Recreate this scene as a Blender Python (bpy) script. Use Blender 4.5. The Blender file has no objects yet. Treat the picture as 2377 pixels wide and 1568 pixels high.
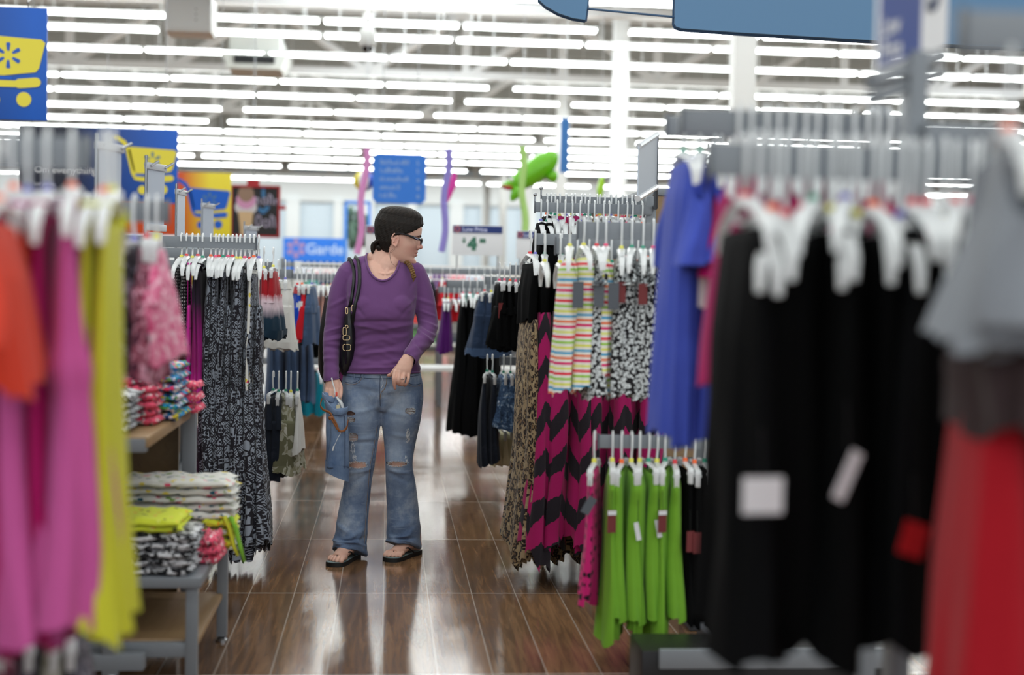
import bpy, bmesh, math, random
import numpy as np
from mathutils import Vector, Matrix

# ------------------------------------------------------------ camera, world, light
SC = bpy.context.scene
C = SC.collection
PI = math.pi
FPX = 3301.0                      # focal length in pixels of the 2377 wide frame (50 mm on full frame)
CAM = np.array([0.0, 0.0, 1.31])
_y, _p, _r = math.radians(5.0), math.radians(2.31), math.radians(1.15)
_f = np.array([math.sin(_y)*math.cos(_p), math.cos(_y)*math.cos(_p), -math.sin(_p)])
_rt = np.array([math.cos(_y), -math.sin(_y), 0.0]); _up = np.cross(_rt, _f)
_R = _rt*math.cos(_r)+_up*math.sin(_r); _U = -_rt*math.sin(_r)+_up*math.cos(_r)

def at(px, py, Y):
    """world point at distance Y down the aisle seen at a pixel of the photograph"""
    d = _f+_R*(px-1188.5)/FPX-_U*(py-784)/FPX
    return Vector(CAM+d*(Y/d[1]))

cd = bpy.data.cameras.new('camera')
cam = bpy.data.objects.new('camera', cd); C.objects.link(cam)
cam.matrix_world = Matrix(((_R[0], _U[0], -_f[0], CAM[0]), (_R[1], _U[1], -_f[1], CAM[1]), (_R[2], _U[2], -_f[2], CAM[2]), (0, 0, 0, 1)))
cd.sensor_width = 36.0; cd.lens = 36.0*FPX/2377.0
cd.clip_start = 0.1; cd.clip_end = 300
cd.dof.use_dof = True; cd.dof.focus_distance = 6.62; cd.dof.aperture_fstop = 1.5
cd.dof.aperture_blades = 0
SC.camera = cam
SC.view_settings.view_transform = 'Standard'; SC.view_settings.look = 'None'
SC.view_settings.gamma = 1; SC.view_settings.use_curve_mapping = False
SC.view_settings.exposure = 0.55
cy = SC.cycles
cy.max_bounces = 6; cy.diffuse_bounces = 3; cy.glossy_bounces = 3; cy.transmission_bounces = 3; cy.transparent_max_bounces = 6
cy.sample_clamp_indirect = 4.0; cy.sample_clamp_direct = 0; cy.caustics_reflective = False; cy.caustics_refractive = False
cy.use_denoising = True
try: cy.denoiser = 'OPENIMAGEDENOISE'
except Exception: pass

W = bpy.data.worlds.new('ambient_fill'); SC.world = W; W.use_nodes = True  # added even ambient fill, reaching in at the open end behind the camera
W.node_tree.nodes['Background'].inputs[0].default_value = (0.86, 0.93, 1.0, 1)
W.node_tree.nodes['Background'].inputs[1].default_value = 0.9

LAMP_Z = 5.72
LAMP_L = 9.5
ROWS = [22.4, 25.0, 26.5, 28.9, 32.9, 35.5, 38.7, 41.9, 44.7, 47.9, 50.8, 54.2, 58.3, 65.7]

def area_row(y, x0, x1, w, L):
    ld = bpy.data.lights.new('fluorescent_or_fill_row', 'AREA'); ld.shape = 'RECTANGLE'
    ld.size = x1-x0; ld.size_y = w; ld.energy = L*PI*(x1-x0)*w; ld.color = (0.96, 1.0, 0.985)
    o = bpy.data.objects.new('fluorescent_or_fill_row', ld); C.objects.link(o)
    o.location = ((x0+x1)/2, y, LAMP_Z-.05 if y < 70 else 7.6); o['kind'] = 'helper'
for _k in range(11):              # the lamp rows above and behind the camera, out of the frame
    area_row(-8.5+_k*2.9, -14, 16, .16, 15.0)
for _k in range(3):               # added unseen fill lights that brighten the far wall
    area_row(76.5+_k*2.2, -26, 42, .35, 14.0)

# ------------------------------------------------------------ helpers
def sstep(a, b, x):
    t = np.clip((x-a)/(b-a), 0, 1); return t*t*(3-2*t)

class MB:
    """collects shapes; build() links them as one mesh object"""
    def __init__(s): s.v = []; s.f = []; s.uv = {}; s.mi = {}
    def add(s, vs, fs, uvs=None, mi=0):
        b = len(s.v); s.v += [tuple(map(float, q)) for q in vs]
        for k, f in enumerate(fs):
            if uvs is not None: s.uv[len(s.f)] = uvs[k]
            if mi: s.mi[len(s.f)] = mi
            s.f.append(tuple(b+i for i in f))
        return s
    def box(s, c, d, bev=0.0, rz=0.0, mi=0, R=None):
        x, y, z = d[0]/2, d[1]/2, d[2]/2
        if bev <= 0:
            vs = [(sx*x, sy*y, sz*z) for sx in (-1, 1) for sy in (-1, 1) for sz in (-1, 1)]
            fs = [(0, 1, 3, 2), (4, 6, 7, 5), (0, 4, 5, 1), (2, 3, 7, 6), (0, 2, 6, 4), (1, 5, 7, 3)]
        else:
            bm = bmesh.new(); bmesh.ops.create_cube(bm, size=1)
            for v in bm.verts: v.co = Vector((v.co.x*2*x, v.co.y*2*y, v.co.z*2*z))
            bmesh.ops.bevel(bm, geom=bm.edges[:]+bm.verts[:], offset=min(bev, .45*min(d)), segments=2, profile=.6, affect='EDGES')
            bm.verts.index_update(); vs = [v.co.copy() for v in bm.verts]; fs = [[v.index for v in f.verts] for f in bm.faces]; bm.free()
        M = (R or Matrix.Rotation(rz, 3, 'Z'))
        return s.add([M@Vector(v)+Vector(c) for v in vs], fs, mi=mi)
    def tube(s, pts, r, n=8, cap=True, mi=0, flat=1.0, up=None, wf=1.0):
        pts = [Vector(p) for p in pts]; m = len(pts)
        if not hasattr(r, '__len__'): r = [r]*m
        T = [((pts[min(i+1, m-1)]-pts[max(i-1, 0)])).normalized() for i in range(m)]
        a = Vector(up) if up is not None else (Vector((0, 0, 1)) if abs(T[0].z) < .9 else Vector((1, 0, 0)))
        u = (a-T[0]*a.dot(T[0])).normalized(); vs = []
        for i in range(m):
            u = (u-T[i]*u.dot(T[i]))
            u = u.normalized() if u.length > 1e-6 else T[i].orthogonal().normalized()
            w = T[i].cross(u)
            for k in range(n):
                t = 2*PI*k/n
                vs.append(pts[i]+u*(r[i]*math.cos(t)*flat)+w*(r[i]*math.sin(t)*wf))
        fs = [(i*n+k, i*n+(k+1) % n, (i+1)*n+(k+1) % n, (i+1)*n+k) for i in range(m-1) for k in range(n)]
        if cap: fs += [tuple(range(n-1, -1, -1)), tuple((m-1)*n+k for k in range(n))]
        return s.add(vs, fs, mi=mi)
    def rings(s, R, cap=True, mi=0):
        n = len(R[0]); vs = [p for r in R for p in r]; m = len(R)
        fs = [(i*n+k, i*n+(k+1) % n, (i+1)*n+(k+1) % n, (i+1)*n+k) for i in range(m-1) for k in range(n)]
        if cap: fs += [tuple(range(n-1, -1, -1)), tuple((m-1)*n+k for k in range(n))]
        return s.add(vs, fs, mi=mi)
    def ball(s, c, r, nu=16, nv=10, mi=0, R=None):
        if not hasattr(r, '__len__'): r = (r, r, r)
        M = R or Matrix.Identity(3); rs = []
        for j in range(nv+1):
            p = PI*(j+.0)/nv; p = min(max(p, 1e-3), PI-1e-3)
            rs.append([M@Vector((r[0]*math.sin(p)*math.cos(2*PI*k/nu), r[1]*math.sin(p)*math.sin(2*PI*k/nu), -r[2]*math.cos(p)))+Vector(c) for k in range(nu)])
        return s.rings(rs, mi=mi)
    def prism(s, poly, a, b, org=(0, 0, 0), ux=(1, 0, 0), uz=(0, 0, 1), mi=0):
        """polygon (u, v) swept along the normal from a to b"""
        ux, uz, o = Vector(ux), Vector(uz), Vector(org); nn = ux.cross(uz).normalized(); n = len(poly)
        vs = [o+ux*p[0]+uz*p[1]+nn*a for p in poly]+[o+ux*p[0]+uz*p[1]+nn*b for p in poly]
        fs = [tuple(range(n)), tuple(range(2*n-1, n-1, -1))]+[(k, k+n, (k+1) % n+n, (k+1) % n) for k in range(n)]
        return s.add(vs, fs, mi=mi)
    def build(s, name, mats, parent=None, smooth=True, loc=None):
        me = bpy.data.meshes.new(name); me.from_pydata(s.v, [], s.f)
        for m in (mats if isinstance(mats, (list, tuple)) else [mats]): me.materials.append(m)
        if s.uv:
            lay = me.uv_layers.new(name='uv'); arr = np.zeros((len(me.loops), 2))
            for p in me.polygons:
                q = s.uv.get(p.index)
                if q is not None:
                    for k, li in enumerate(p.loop_indices): arr[li] = q[k]
            lay.data.foreach_set('uv', arr.ravel())
        if s.mi:
            for k, i in s.mi.items(): me.polygons[k].material_index = i
        if smooth:
            me.polygons.foreach_set('use_smooth', [True]*len(me.polygons))
            if smooth != 'all':
                try: me.set_sharp_from_angle(angle=math.radians(40))
                except Exception: pass
        me.update()
        o = bpy.data.objects.new(name, me); C.objects.link(o)
        if parent is not None: o.parent = parent
        if loc is not None: o.location = loc
        return o

def tag(o, label=None, cat=None, group=None, kind=None):
    if label: o['label'] = label
    if cat: o['category'] = cat
    if group: o['group'] = group
    if kind: o['kind'] = kind
    return o
def thing(name, label, cat, loc=(0, 0, 0), rz=0.0, group=None):
    o = bpy.data.objects.new(name, None); C.objects.link(o); o.empty_display_size = .05
    o.location = loc; o.rotation_euler = (0, 0, rz); return tag(o, label, cat, group)
def dup(root, loc, rz=0.0, label=None, group=None, mats=None, scale=None):
    r = root.copy(); C.objects.link(r); r.location = loc; r.rotation_euler = (0, 0, rz)
    if scale: r.scale = scale
    if label: r['label'] = label
    if group: r['group'] = group
    for ch in KIDS.get(root.name, root.children):
        c = ch.copy(); C.objects.link(c); c.parent = r
        for g in ch.children:
            d = g.copy(); C.objects.link(d); d.parent = c
    return r
KIDS = {}
def struct(name, mb, m, **k): return tag(mb.build(name, m, **k), kind='structure')
ORD = 'first second third fourth fifth sixth seventh eighth ninth tenth eleventh twelfth thirteenth fourteenth fifteenth sixteenth seventeenth eighteenth nineteenth twentieth'.split()
def nth(i):
    if i < 20: return ORD[i]
    return ['twenty', 'thirty', 'forty'][i//10-2 if (i+1) % 10 else (i+1)//10-2]+'-'+ORD[i % 10] if (i+1) % 10 else ['thirtieth', 'fortieth'][(i+1)//10-3]

# ------------------------------------------------------------ materials
MATS = {}
def srgb(r, g, b):
    return tuple(((c/255)/12.92 if c/255 <= .04045 else ((c/255+.055)/1.055)**2.4) for c in (r, g, b))+(1,)
class NT:
    def __init__(s, name):
        s.m = bpy.data.materials.new(name); s.m.use_nodes = True; s.t = s.m.node_tree; s.t.nodes.clear()
        s.out = s.n('ShaderNodeOutputMaterial'); s.b = s.n('ShaderNodeBsdfPrincipled'); s.l(s.b.outputs[0], s.out.inputs[0])
        MATS[name] = s.m
    def n(s, ty, **k):
        x = s.t.nodes.new(ty)
        for a, b in k.items(): setattr(x, a, b)
        return x
    def l(s, a, b): s.t.links.new(a, b)
    def val(s, x, sock):
        if isinstance(x, (int, float)): sock.default_value = x
        elif isinstance(x, tuple): sock.default_value = x
        else: s.l(x, sock)
    def math(s, op, a, b=0.0, c=0.0, clamp=False):
        q = s.n('ShaderNodeMath', operation=op, use_clamp=clamp); s.val(a, q.inputs[0]); s.val(b, q.inputs[1]); s.val(c, q.inputs[2]); return q.outputs[0]
    def uv(s):
        return s.n('ShaderNodeUVMap').outputs[0]
    def obj(s): return s.n('ShaderNodeTexCoord').outputs['Object']
    def gen(s): return s.n('ShaderNodeTexCoord').outputs['Generated']
    def rand(s): return s.n('ShaderNodeObjectInfo').outputs['Random']
    def shift(s, vec):
        """each copy gets its own piece of the print"""
        q = s.n('ShaderNodeVectorMath', operation='ADD'); s.l(vec, q.inputs[0])
        r = s.math('MULTIPLY', s.rand(), 7.3); c = s.n('ShaderNodeCombineXYZ'); s.l(r, c.inputs[0]); s.l(r, c.inputs[2]); s.l(c.outputs[0], q.inputs[1]); return q.outputs[0]
    def mapv(s, vec, sc=(1, 1, 1), loc=(0, 0, 0), rot=(0, 0, 0)):
        q = s.n('ShaderNodeMapping'); s.l(vec, q.inputs[0]); q.inputs[1].default_value = loc; q.inputs[2].default_value = rot; q.inputs[3].default_value = sc; return q.outputs[0]
    def noise(s, vec, scale=5, detail=2, rough=.5, dist=0.0, col=False):
        q = s.n('ShaderNodeTexNoise'); s.l(vec, q.inputs['Vector']); q.inputs['Scale'].default_value = scale; q.inputs['Detail'].default_value = detail
        q.inputs['Roughness'].default_value = rough; q.inputs['Distortion'].default_value = dist; return q.outputs[1 if col else 0]
    def vor(s, vec, scale=5, feature='F1', rnd=1.0, out='Distance', metric='EUCLIDEAN'):
        q = s.n('ShaderNodeTexVoronoi', feature=feature)
        if feature != 'DISTANCE_TO_EDGE': q.distance = metric
        s.l(vec, q.inputs['Vector']); q.inputs['Scale'].default_value = scale
        q.inputs['Randomness'].default_value = rnd; return q.outputs[out]
    def ramp(s, fac, stops, interp='LINEAR'):
        q = s.n('ShaderNodeValToRGB'); q.color_ramp.interpolation = interp; e = q.color_ramp.elements
        while len(e) < len(stops): e.new(.5)
        for k, (p, c) in enumerate(stops): e[k].position = p; e[k].color = c
        s.val(fac, q.inputs[0]); return q.outputs[0]
    def mix(s, f, a, b, mode='MIX'):
        q = s.n('ShaderNodeMix', data_type='RGBA', blend_type=mode); s.val(f, q.inputs[0]); s.val(a, q.inputs[6]); s.val(b, q.inputs[7]); return q.outputs[2]
    def sep(s, v):
        q = s.n('ShaderNodeSeparateXYZ'); s.l(v, q.inputs[0]); return q.outputs
    def bump(s, h, st=.3, d=.002):
        q = s.n('ShaderNodeBump'); q.inputs['Strength'].default_value = st; q.inputs['Distance'].default_value = d; s.l(h, q.inputs['Height']); s.l(q.outputs[0], s.b.inputs['Normal'])
    def fin(s, col=None, rough=.5, metal=0.0, spec=.5, sheen=0.0, sss=0.0, alpha=None, coat=0.0):
        if col is not None: s.val(col, s.b.inputs['Base Color'])
        s.val(rough, s.b.inputs['Roughness']); s.val(metal, s.b.inputs['Metallic']); s.b.inputs['Specular IOR Level'].default_value = spec
        if sheen: s.b.inputs['Sheen Weight'].default_value = sheen
        if coat: s.b.inputs['Coat Weight'].default_value = coat
        if sss:
            s.b.inputs['Subsurface Weight'].default_value = sss; s.b.inputs['Subsurface Scale'].default_value = .01
            s.b.inputs['Subsurface Radius'].default_value = (1, .4, .2)
        return s.m

def plain(name, c, rough=.5, metal=0.0, spec=.5, var=0.0, coat=0.0):
    t = NT(name); col = c
    if var:
        f = t.noise(t.obj(), 9, 4); col = t.mix(t.math('MULTIPLY', f, var), c, tuple(q*.45 for q in c[:3])+(1,))
    else:
        f = t.noise(t.obj(), 60, 3); col = t.mix(t.math('MULTIPLY', f, .08), c, tuple(q*.8 for q in c[:3])+(1,))
    return t.fin(col, rough, metal, spec, coat=coat)
def fabric(name, c, rough=.88, weave=900, var=.25, dark=None, sheen=.1, spec=.2):
    t = NT(name); uv = t.obj()
    f = t.noise(uv, 14, 4, .6); f2 = t.noise(t.mapv(uv, (1, 1, .35)), weave*.2, 2)
    dk = dark or tuple(q*.62 for q in c[:3])+(1,)
    col = t.mix(t.math('MULTIPLY', f, var*1.6, clamp=True), c, dk); t.bump(f2, .25, .001)
    return t.fin(col, rough, 0, spec, sheen)
def printed(name, build, rough=.85, sheen=.1):
    t = NT(name); col = build(t); t.bump(t.noise(t.obj(), 180, 2), .2, .001); return t.fin(col, rough, 0, .25, sheen)

GREY = plain('grey_powder_coat', srgb(128, 134, 140), .38)
GREYD = plain('dark_grey_steel', srgb(84, 90, 97), .4)
CHROME = plain('brushed_steel', srgb(170, 172, 174), .25, .9)
WHITEP = plain('white_plastic', srgb(226, 232, 236), .3)
def _clear():
    t = NT('frosted_clear_plastic'); t.fin(srgb(244, 247, 248), .22)
    tr = t.n('ShaderNodeBsdfTranslucent'); tr.inputs[0].default_value = srgb(244, 247, 248); mx = t.n('ShaderNodeMixShader'); mx.inputs[0].default_value = .3
    t.l(t.b.outputs[0], mx.inputs[1]); t.l(tr.outputs[0], mx.inputs[2]); t.l(mx.outputs[0], t.out.inputs[0]); return t.m
CLEAR = _clear()
BLACKP = plain('black_plastic', srgb(22, 22, 24), .4)
CLIPC = [plain('size_clip_'+n, srgb(*c), .4) for n, c in dict(orange=(250, 110, 50), yellow=(232, 225, 90), green=(40, 150, 120), red=(225, 60, 70), violet=(120, 120, 200), pink=(240, 90, 130)).items()]
def _wood(name, c1, c2, rough=.45):
    t = NT(name); v = t.mapv(t.obj(), (1, .12, 1)); f = t.noise(v, 26, 5, .6, 1.2); f2 = t.noise(t.obj(), 2, 2)
    col = t.mix(f, c1, c2); col = t.mix(t.math('MULTIPLY', f2, .3), col, c2); return t.fin(col, rough)
OAK = _wood('oak_laminate', srgb(178, 150, 112), srgb(138, 108, 74))
OAKD = _wood('brown_laminate', srgb(120, 98, 66), srgb(92, 72, 46))
# fabrics
F = {}
def _fabrics():
    def S(*c): return srgb(*c)
    F['pink'] = fabric('orchid_pink_jersey', S(204, 92, 160)); F['magenta'] = fabric('deep_magenta_jersey', S(176, 12, 100))
    F['orange'] = fabric('coral_orange_jersey', S(214, 62, 40)); F['yellow'] = fabric('lemon_yellow_jersey', S(206, 206, 56))
    F['black'] = fabric('black_jersey', S(7, 8, 9), var=.3, sheen=0, spec=.08); F['black2'] = fabric('charcoal_black_knit', S(11, 12, 14), var=.3, sheen=0, spec=.08)
    F['blue'] = fabric('royal_blue_jersey', S(70, 90, 196)); F['grey'] = fabric('heather_grey_jersey', S(138, 144, 152))
    F['red'] = fabric('red_jersey', S(168, 18, 34)); F['brown'] = fabric('dark_brown_knit', S(62, 50, 52))
    F['lime'] = fabric('lime_green_jersey', S(122, 178, 52)); F['white'] = fabric('white_cotton', S(226, 226, 222), var=.15)
    F['teal'] = fabric('teal_cotton', S(0, 132, 156)); F['peach'] = fabric('peach_cotton', S(226, 182, 170)); F['navy'] = fabric('navy_cotton', S(24, 36, 62))
    F['purple'] = fabric('purple_cotton', S(80, 20, 104)); F['salmon'] = fabric('salmon_cotton', S(236, 128, 100)); F['cream'] = fabric('cream_cotton', S(222, 214, 178))
    F['redtee'] = fabric('scarlet_cotton', S(206, 28, 44)); F['cobalt'] = fabric('cobalt_cotton', S(20, 70, 190)); F['aqua'] = fabric('aqua_cotton', S(120, 205, 195))
    def denim(name, c, w=.6):
        def b(t):
            v = t.obj(); f = t.noise(v, 8, 5, .65); g = t.noise(t.mapv(v, (1, 1, .06)), 300, 2)
            col = t.ramp(f, [(.25, tuple(q*.6 for q in c[:3])+(1,)), (.55, c), (.8, tuple(min(1, q*1.7+.03) for q in c[:3])+(1,))])
            return t.mix(t.math('MULTIPLY', g, .35), col, tuple(q*.5 for q in c[:3])+(1,))
        return printed(name, b)
    F['denim'] = denim('mid_blue_denim', S(72, 96, 132)); F['denimd'] = denim('dark_blue_denim', S(40, 58, 86)); F['denimn'] = denim('black_blue_denim', S(26, 34, 48))
    def tribal(t):
        v = t.shift(t.uv()); d = t.noise(v, 6, 2, .5, 0, True)
        q = t.n('ShaderNodeVectorMath', operation='MULTIPLY_ADD'); t.l(d, q.inputs[0]); q.inputs[1].default_value = (.03, .03, .03); t.l(v, q.inputs[2]); vv = q.outputs[0]
        e = t.vor(vv, 15, 'F1', .55, metric='MANHATTAN'); ring = t.math('FRACT', t.math('MULTIPLY', e, 5.5)); a = t.math('GREATER_THAN', ring, .45)
        w = t.vor(vv, 62, 'F1', .25, metric='CHEBYCHEV'); b = t.math('GREATER_THAN', w, .33); g = t.vor(vv, 24, 'DISTANCE_TO_EDGE', .9); gl = t.math('GREATER_THAN', g, .07)
        sel = t.math('GREATER_THAN', t.noise(v, 11, 1), .5); pat = t.math('MULTIPLY', t.mix(sel, a, b), gl); return t.mix(pat, S(30, 28, 36), S(138, 146, 158))
    F['tribal'] = printed('black_grey_tribal_print', tribal)
    def dark_floral(t):
        v = t.shift(t.uv()); a = t.noise(v, 38, 3, .6, 1.5); return t.ramp(a, [(.0, S(30, 28, 36)), (.5, S(54, 50, 64)), (.56, S(150, 152, 166)), (.62, S(120, 70, 96)), (.66, S(40, 40, 52))], 'CONSTANT')
    F['dfloral'] = printed('navy_floral_print', dark_floral)
    def pink_floral(t):
        v = t.shift(t.uv()); a = t.noise(v, 30, 3, .6, 1.5); return t.ramp(a, [(.35, S(196, 60, 110)), (.5, S(232, 130, 166)), (.6, S(240, 200, 214))])
    F['pfloral'] = printed('pink_floral_print', pink_floral)
    def dark_pink(t):
        v = t.shift(t.uv()); a = t.noise(v, 26, 3, .6, 1.5); return t.ramp(a, [(.4, S(60, 30, 50)), (.5, S(150, 70, 90)), (.62, S(220, 170, 190))])
    F['dpfloral'] = printed('dusky_rose_print', dark_pink)
    def chevron(t):
        v = t.uv(); x = t.sep(v); tri = t.math('PINGPONG', x[0], .075); jag = t.math('ADD', t.math('MULTIPLY', t.noise(t.mapv(v, (1, .05, 1)), 190, 1), .024), t.math('MULTIPLY', t.noise(v, 9, 1), .05))
        z = t.math('ADD', t.math('ADD', x[1], t.math('MULTIPLY', tri, 1.25)), jag); fr = t.math('FRACT', t.math('DIVIDE', z, .19))
        return t.mix(t.math('GREATER_THAN', fr, .46), S(30, 24, 32), S(156, 16, 88))
    F['chevron'] = printed('magenta_black_chevron', chevron)
    def stripes(t):
        v = t.uv(); x = t.sep(v); fr = t.math('FRACT', t.math('MULTIPLY', x[1], 8.0)); w = S(240, 238, 230)
        cols = [S(226, 60, 120), w, S(240, 130, 90), w, S(90, 170, 210), w, S(228, 230, 110), w, S(160, 210, 90), w, S(235, 60, 80), w, S(228, 232, 130), w]
        return t.ramp(fr, [(k/14, c) for k, c in enumerate(cols)], 'CONSTANT')
    F['stripe'] = printed('rainbow_stripe_knit', stripes)
    def blotch(t):
        v = t.shift(t.uv()); e = t.vor(v, 80, 'F1', .85); n = t.noise(v, 110, 2, .5); k = t.math('GREATER_THAN', t.math('ADD', e, t.math('MULTIPLY', n, .5)), .75)
        k2 = t.math('LESS_THAN', e, .16); kk = t.math('MAXIMUM', k, k2); return t.mix(kk, S(206, 213, 215), S(28, 28, 31))
    F['blotch'] = printed('black_white_floral_print', blotch)
    def leo(t):
        v = t.shift(t.mapv(t.uv(), (1, .62, 1))); n = t.noise(v, 60, 2, .5, 0, True); q = t.n('ShaderNodeVectorMath', operation='MULTIPLY_ADD'); t.l(n, q.inputs[0]); q.inputs[1].default_value = (.02, .02, .02); t.l(v, q.inputs[2])
        e = t.vor(q.outputs[0], 64, 'F1', .9); return t.ramp(e, [(0, S(126, 100, 72)), (.22, S(104, 80, 58)), (.28, S(34, 26, 24)), (.52, S(150, 130, 100)), (.85, S(176, 160, 128))], 'CONSTANT')
    F['leopard'] = printed('tan_leopard_print', leo)
    def dots(bg, fg, sc, r):
        def b(t):
            e = t.vor(t.uv(), sc, 'F1', .25); return t.mix(t.math('LESS_THAN', e, r), bg, fg)
        return b
    F['pinkdot'] = printed('pink_black_polka_dot', dots(S(206, 36, 118), S(36, 16, 30), 26, .27)); F['blackdot'] = printed('black_white_pin_dot', dots(S(24, 24, 28), S(205, 205, 205), 70, .28))
    F['magdot'] = printed('orchid_sprig_print', dots(S(204, 44, 156), S(90, 16, 80), 30, .17))
    def fold(bg, cells, sc, th):
        def b(t):
            v = t.shift(t.obj()); n = t.noise(v, 30, 2, .5, 0, True); q = t.n('ShaderNodeVectorMath', operation='MULTIPLY_ADD'); t.l(n, q.inputs[0]); q.inputs[1].default_value = (.03, .03, .03); t.l(v, q.inputs[2])
            e = t.vor(q.outputs[0], sc, 'F1', 1); cc = t.sep(t.vor(q.outputs[0], sc, 'F1', 1, 'Color'))[0]
            col = t.ramp(cc, [(k/len(cells), c) for k, c in enumerate(cells)], 'CONSTANT'); return t.mix(t.math('LESS_THAN', e, th), bg, col)
        return b
    F['ditsy'] = printed('white_ditsy_floral', fold(S(222, 222, 216), [S(222, 222, 216), S(220, 90, 120), S(120, 150, 80), S(230, 210, 90), S(40, 90, 110), S(222, 222, 216)], 42, .38))
    F['zebra'] = printed('black_white_abstract_print', lambda t: t.ramp(t.noise(t.shift(t.mapv(t.obj(), (1, 1, 1.3))), 30, 1, .4, 1.4), [(0, S(20, 20, 26)), (.5, S(222, 224, 228))], 'CONSTANT'))
    F['tropic'] = printed('bright_tropical_print', fold(S(30, 140, 200), [S(240, 230, 240), S(230, 60, 110), S(30, 160, 210), S(225, 210, 60), S(80, 160, 70), S(240, 240, 245), S(40, 60, 120)], 36, .62))
    F['limeprint'] = printed('lime_black_print', fold(S(214, 224, 60), [S(214, 224, 60), S(40, 44, 30), S(230, 236, 110), S(240, 150, 40)], 40, .3))
    F['coralprint'] = printed('coral_white_print', fold(S(236, 90, 120), [S(245, 240, 240), S(236, 90, 120), S(40, 36, 40)], 44, .42))
    def dip(t):
        x = t.sep(t.obj()); n = t.math('MULTIPLY', t.noise(t.mapv(t.obj(), (1, 1, .3)), 40, 2), .05); z = t.math('ADD', x[2], n)
        k = t.math('DIVIDE', t.math('ADD', z, .50), .42); return t.ramp(k, [(.0, S(22, 44, 62)), (.42, S(28, 56, 76)), (.55, S(225, 205, 215)), (.62, S(225, 200, 210)), (.70, S(160, 22, 34)), (1, S(150, 20, 30))])
    F['dip'] = printed('red_white_navy_dip_dye', dip)  # denim fade; the ramp contrast also paints in fold highlights and shade
    F['camo'] = printed('olive_camouflage', lambda t: t.ramp(t.noise(t.shift(t.obj()), 14, 2, .4, .6), [(0, S(112, 112, 86)), (.46, S(176, 176, 158)), (.54, S(146, 144, 118)), (.6, S(196, 196, 184))], 'CONSTANT'))
    def ombre(t):
        x = t.sep(t.obj()); k = t.math('DIVIDE', t.math('ADD', x[2], .62), .45); return t.ramp(k, [(0, S(196, 40, 150)), (.45, S(150, 30, 120)), (.75, S(40, 20, 44)), (1, S(24, 18, 30))])
    F['ombre'] = printed('magenta_black_ombre', ombre)
    F['distress'] = printed('distressed_blue_denim', lambda t: t.ramp(t.noise(t.shift(t.obj()), 34, 4, .7, .6), [(.3, S(30, 48, 72)), (.5, S(60, 86, 120)), (.6, S(110, 140, 172)), (.66, S(225, 232, 238))]))
_fabrics()
TAGM = plain('maroon_card', srgb(112, 38, 40), .6); TAGW = plain('white_card', srgb(226, 228, 232), .6); TAGR = plain('red_card', srgb(190, 28, 36), .5)
# ------------------------------------------------------------ the building
def _floor():
    t = NT('polished_plank_floor'); v = t.obj(); s = t.sep(v)
    row = t.math('FLOOR', t.math('DIVIDE', t.math('SUBTRACT', s[1], 1.0), 1.22)); fy = t.math('FRACT', t.math('DIVIDE', t.math('SUBTRACT', s[1], 1.0), 1.22))
    colm = t.math('FLOOR', t.math('DIVIDE', s[0], .183)); fx = t.math('FRACT', t.math('DIVIDE', s[0], .183))
    cv = t.n('ShaderNodeCombineXYZ'); t.l(row, cv.inputs[0]); t.l(colm, cv.inputs[1])
    wn = t.n('ShaderNodeTexWhiteNoise', noise_dimensions='2D'); t.l(cv.outputs[0], wn.inputs[0])
    cr = t.n('ShaderNodeCombineXYZ'); t.l(row, cr.inputs[0]); wr = t.n('ShaderNodeTexWhiteNoise', noise_dimensions='2D'); t.l(cr.outputs[0], wr.inputs[0])
    gr = t.noise(t.mapv(v, (22, 1.4, 1)), 1.6, 5, .6, .8); gr2 = t.noise(v, 1.3, 2)
    col = t.ramp(gr, [(.3, srgb(104, 80, 60)), (.55, srgb(146, 114, 84)), (.75, srgb(172, 138, 104))])
    tint = t.ramp(wn.outputs[0], [(0, srgb(190, 178, 170)), (.5, srgb(255, 240, 225)), (1, srgb(214, 205, 200))]); col = t.mix(.8, col, tint, 'MULTIPLY')
    col = t.mix(t.math('MULTIPLY', gr2, .4), col, srgb(86, 76, 68))
    e1 = t.math('LESS_THAN', t.math('MINIMUM', fx, t.math('SUBTRACT', 1.0, fx)), .012); e2 = t.math('LESS_THAN', t.math('MINIMUM', fy, t.math('SUBTRACT', 1.0, fy)), .0028)
    e = t.math('MAXIMUM', t.math('MULTIPLY', e1, .5), e2); col = t.mix(e, col, srgb(205, 200, 192))  # pale joints; the crosswise lines have their glossy reflection painted into the colour
    # each board and each sheet lies at its own tiny tilt; fine buffing marks run across
    nb = t.noise(t.mapv(v, (1, 9, 1)), 7, 4, .7); nb2 = t.noise(v, .9, 2)
    bp = t.n('ShaderNodeBump'); bp.inputs['Strength'].default_value = .35; bp.inputs['Distance'].default_value = .0008; t.l(nb, bp.inputs['Height'])
    off = t.n('ShaderNodeCombineXYZ'); t.l(t.math('MULTIPLY', t.math('SUBTRACT', wn.outputs[0], .5), .006), off.inputs[0])
    t.l(t.math('ADD', t.math('MULTIPLY', t.math('SUBTRACT', wr.outputs[0], .5), .022), t.math('MULTIPLY', t.math('SUBTRACT', nb2, .5), .02)), off.inputs[1])
    ad = t.n('ShaderNodeVectorMath', operation='ADD'); t.l(bp.outputs[0], ad.inputs[0]); t.l(off.outputs[0], ad.inputs[1])
    nm = t.n('ShaderNodeVectorMath', operation='NORMALIZE'); t.l(ad.outputs[0], nm.inputs[0]); t.l(nm.outputs[0], t.b.inputs['Normal'])
    rg = t.math('ADD', t.math('MULTIPLY', t.noise(v, 3, 3), .06), .085)
    t.b.inputs['IOR'].default_value = 1.45
    return t.fin(col, rg, 0, .5)
M_FLOOR = _floor()
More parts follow.
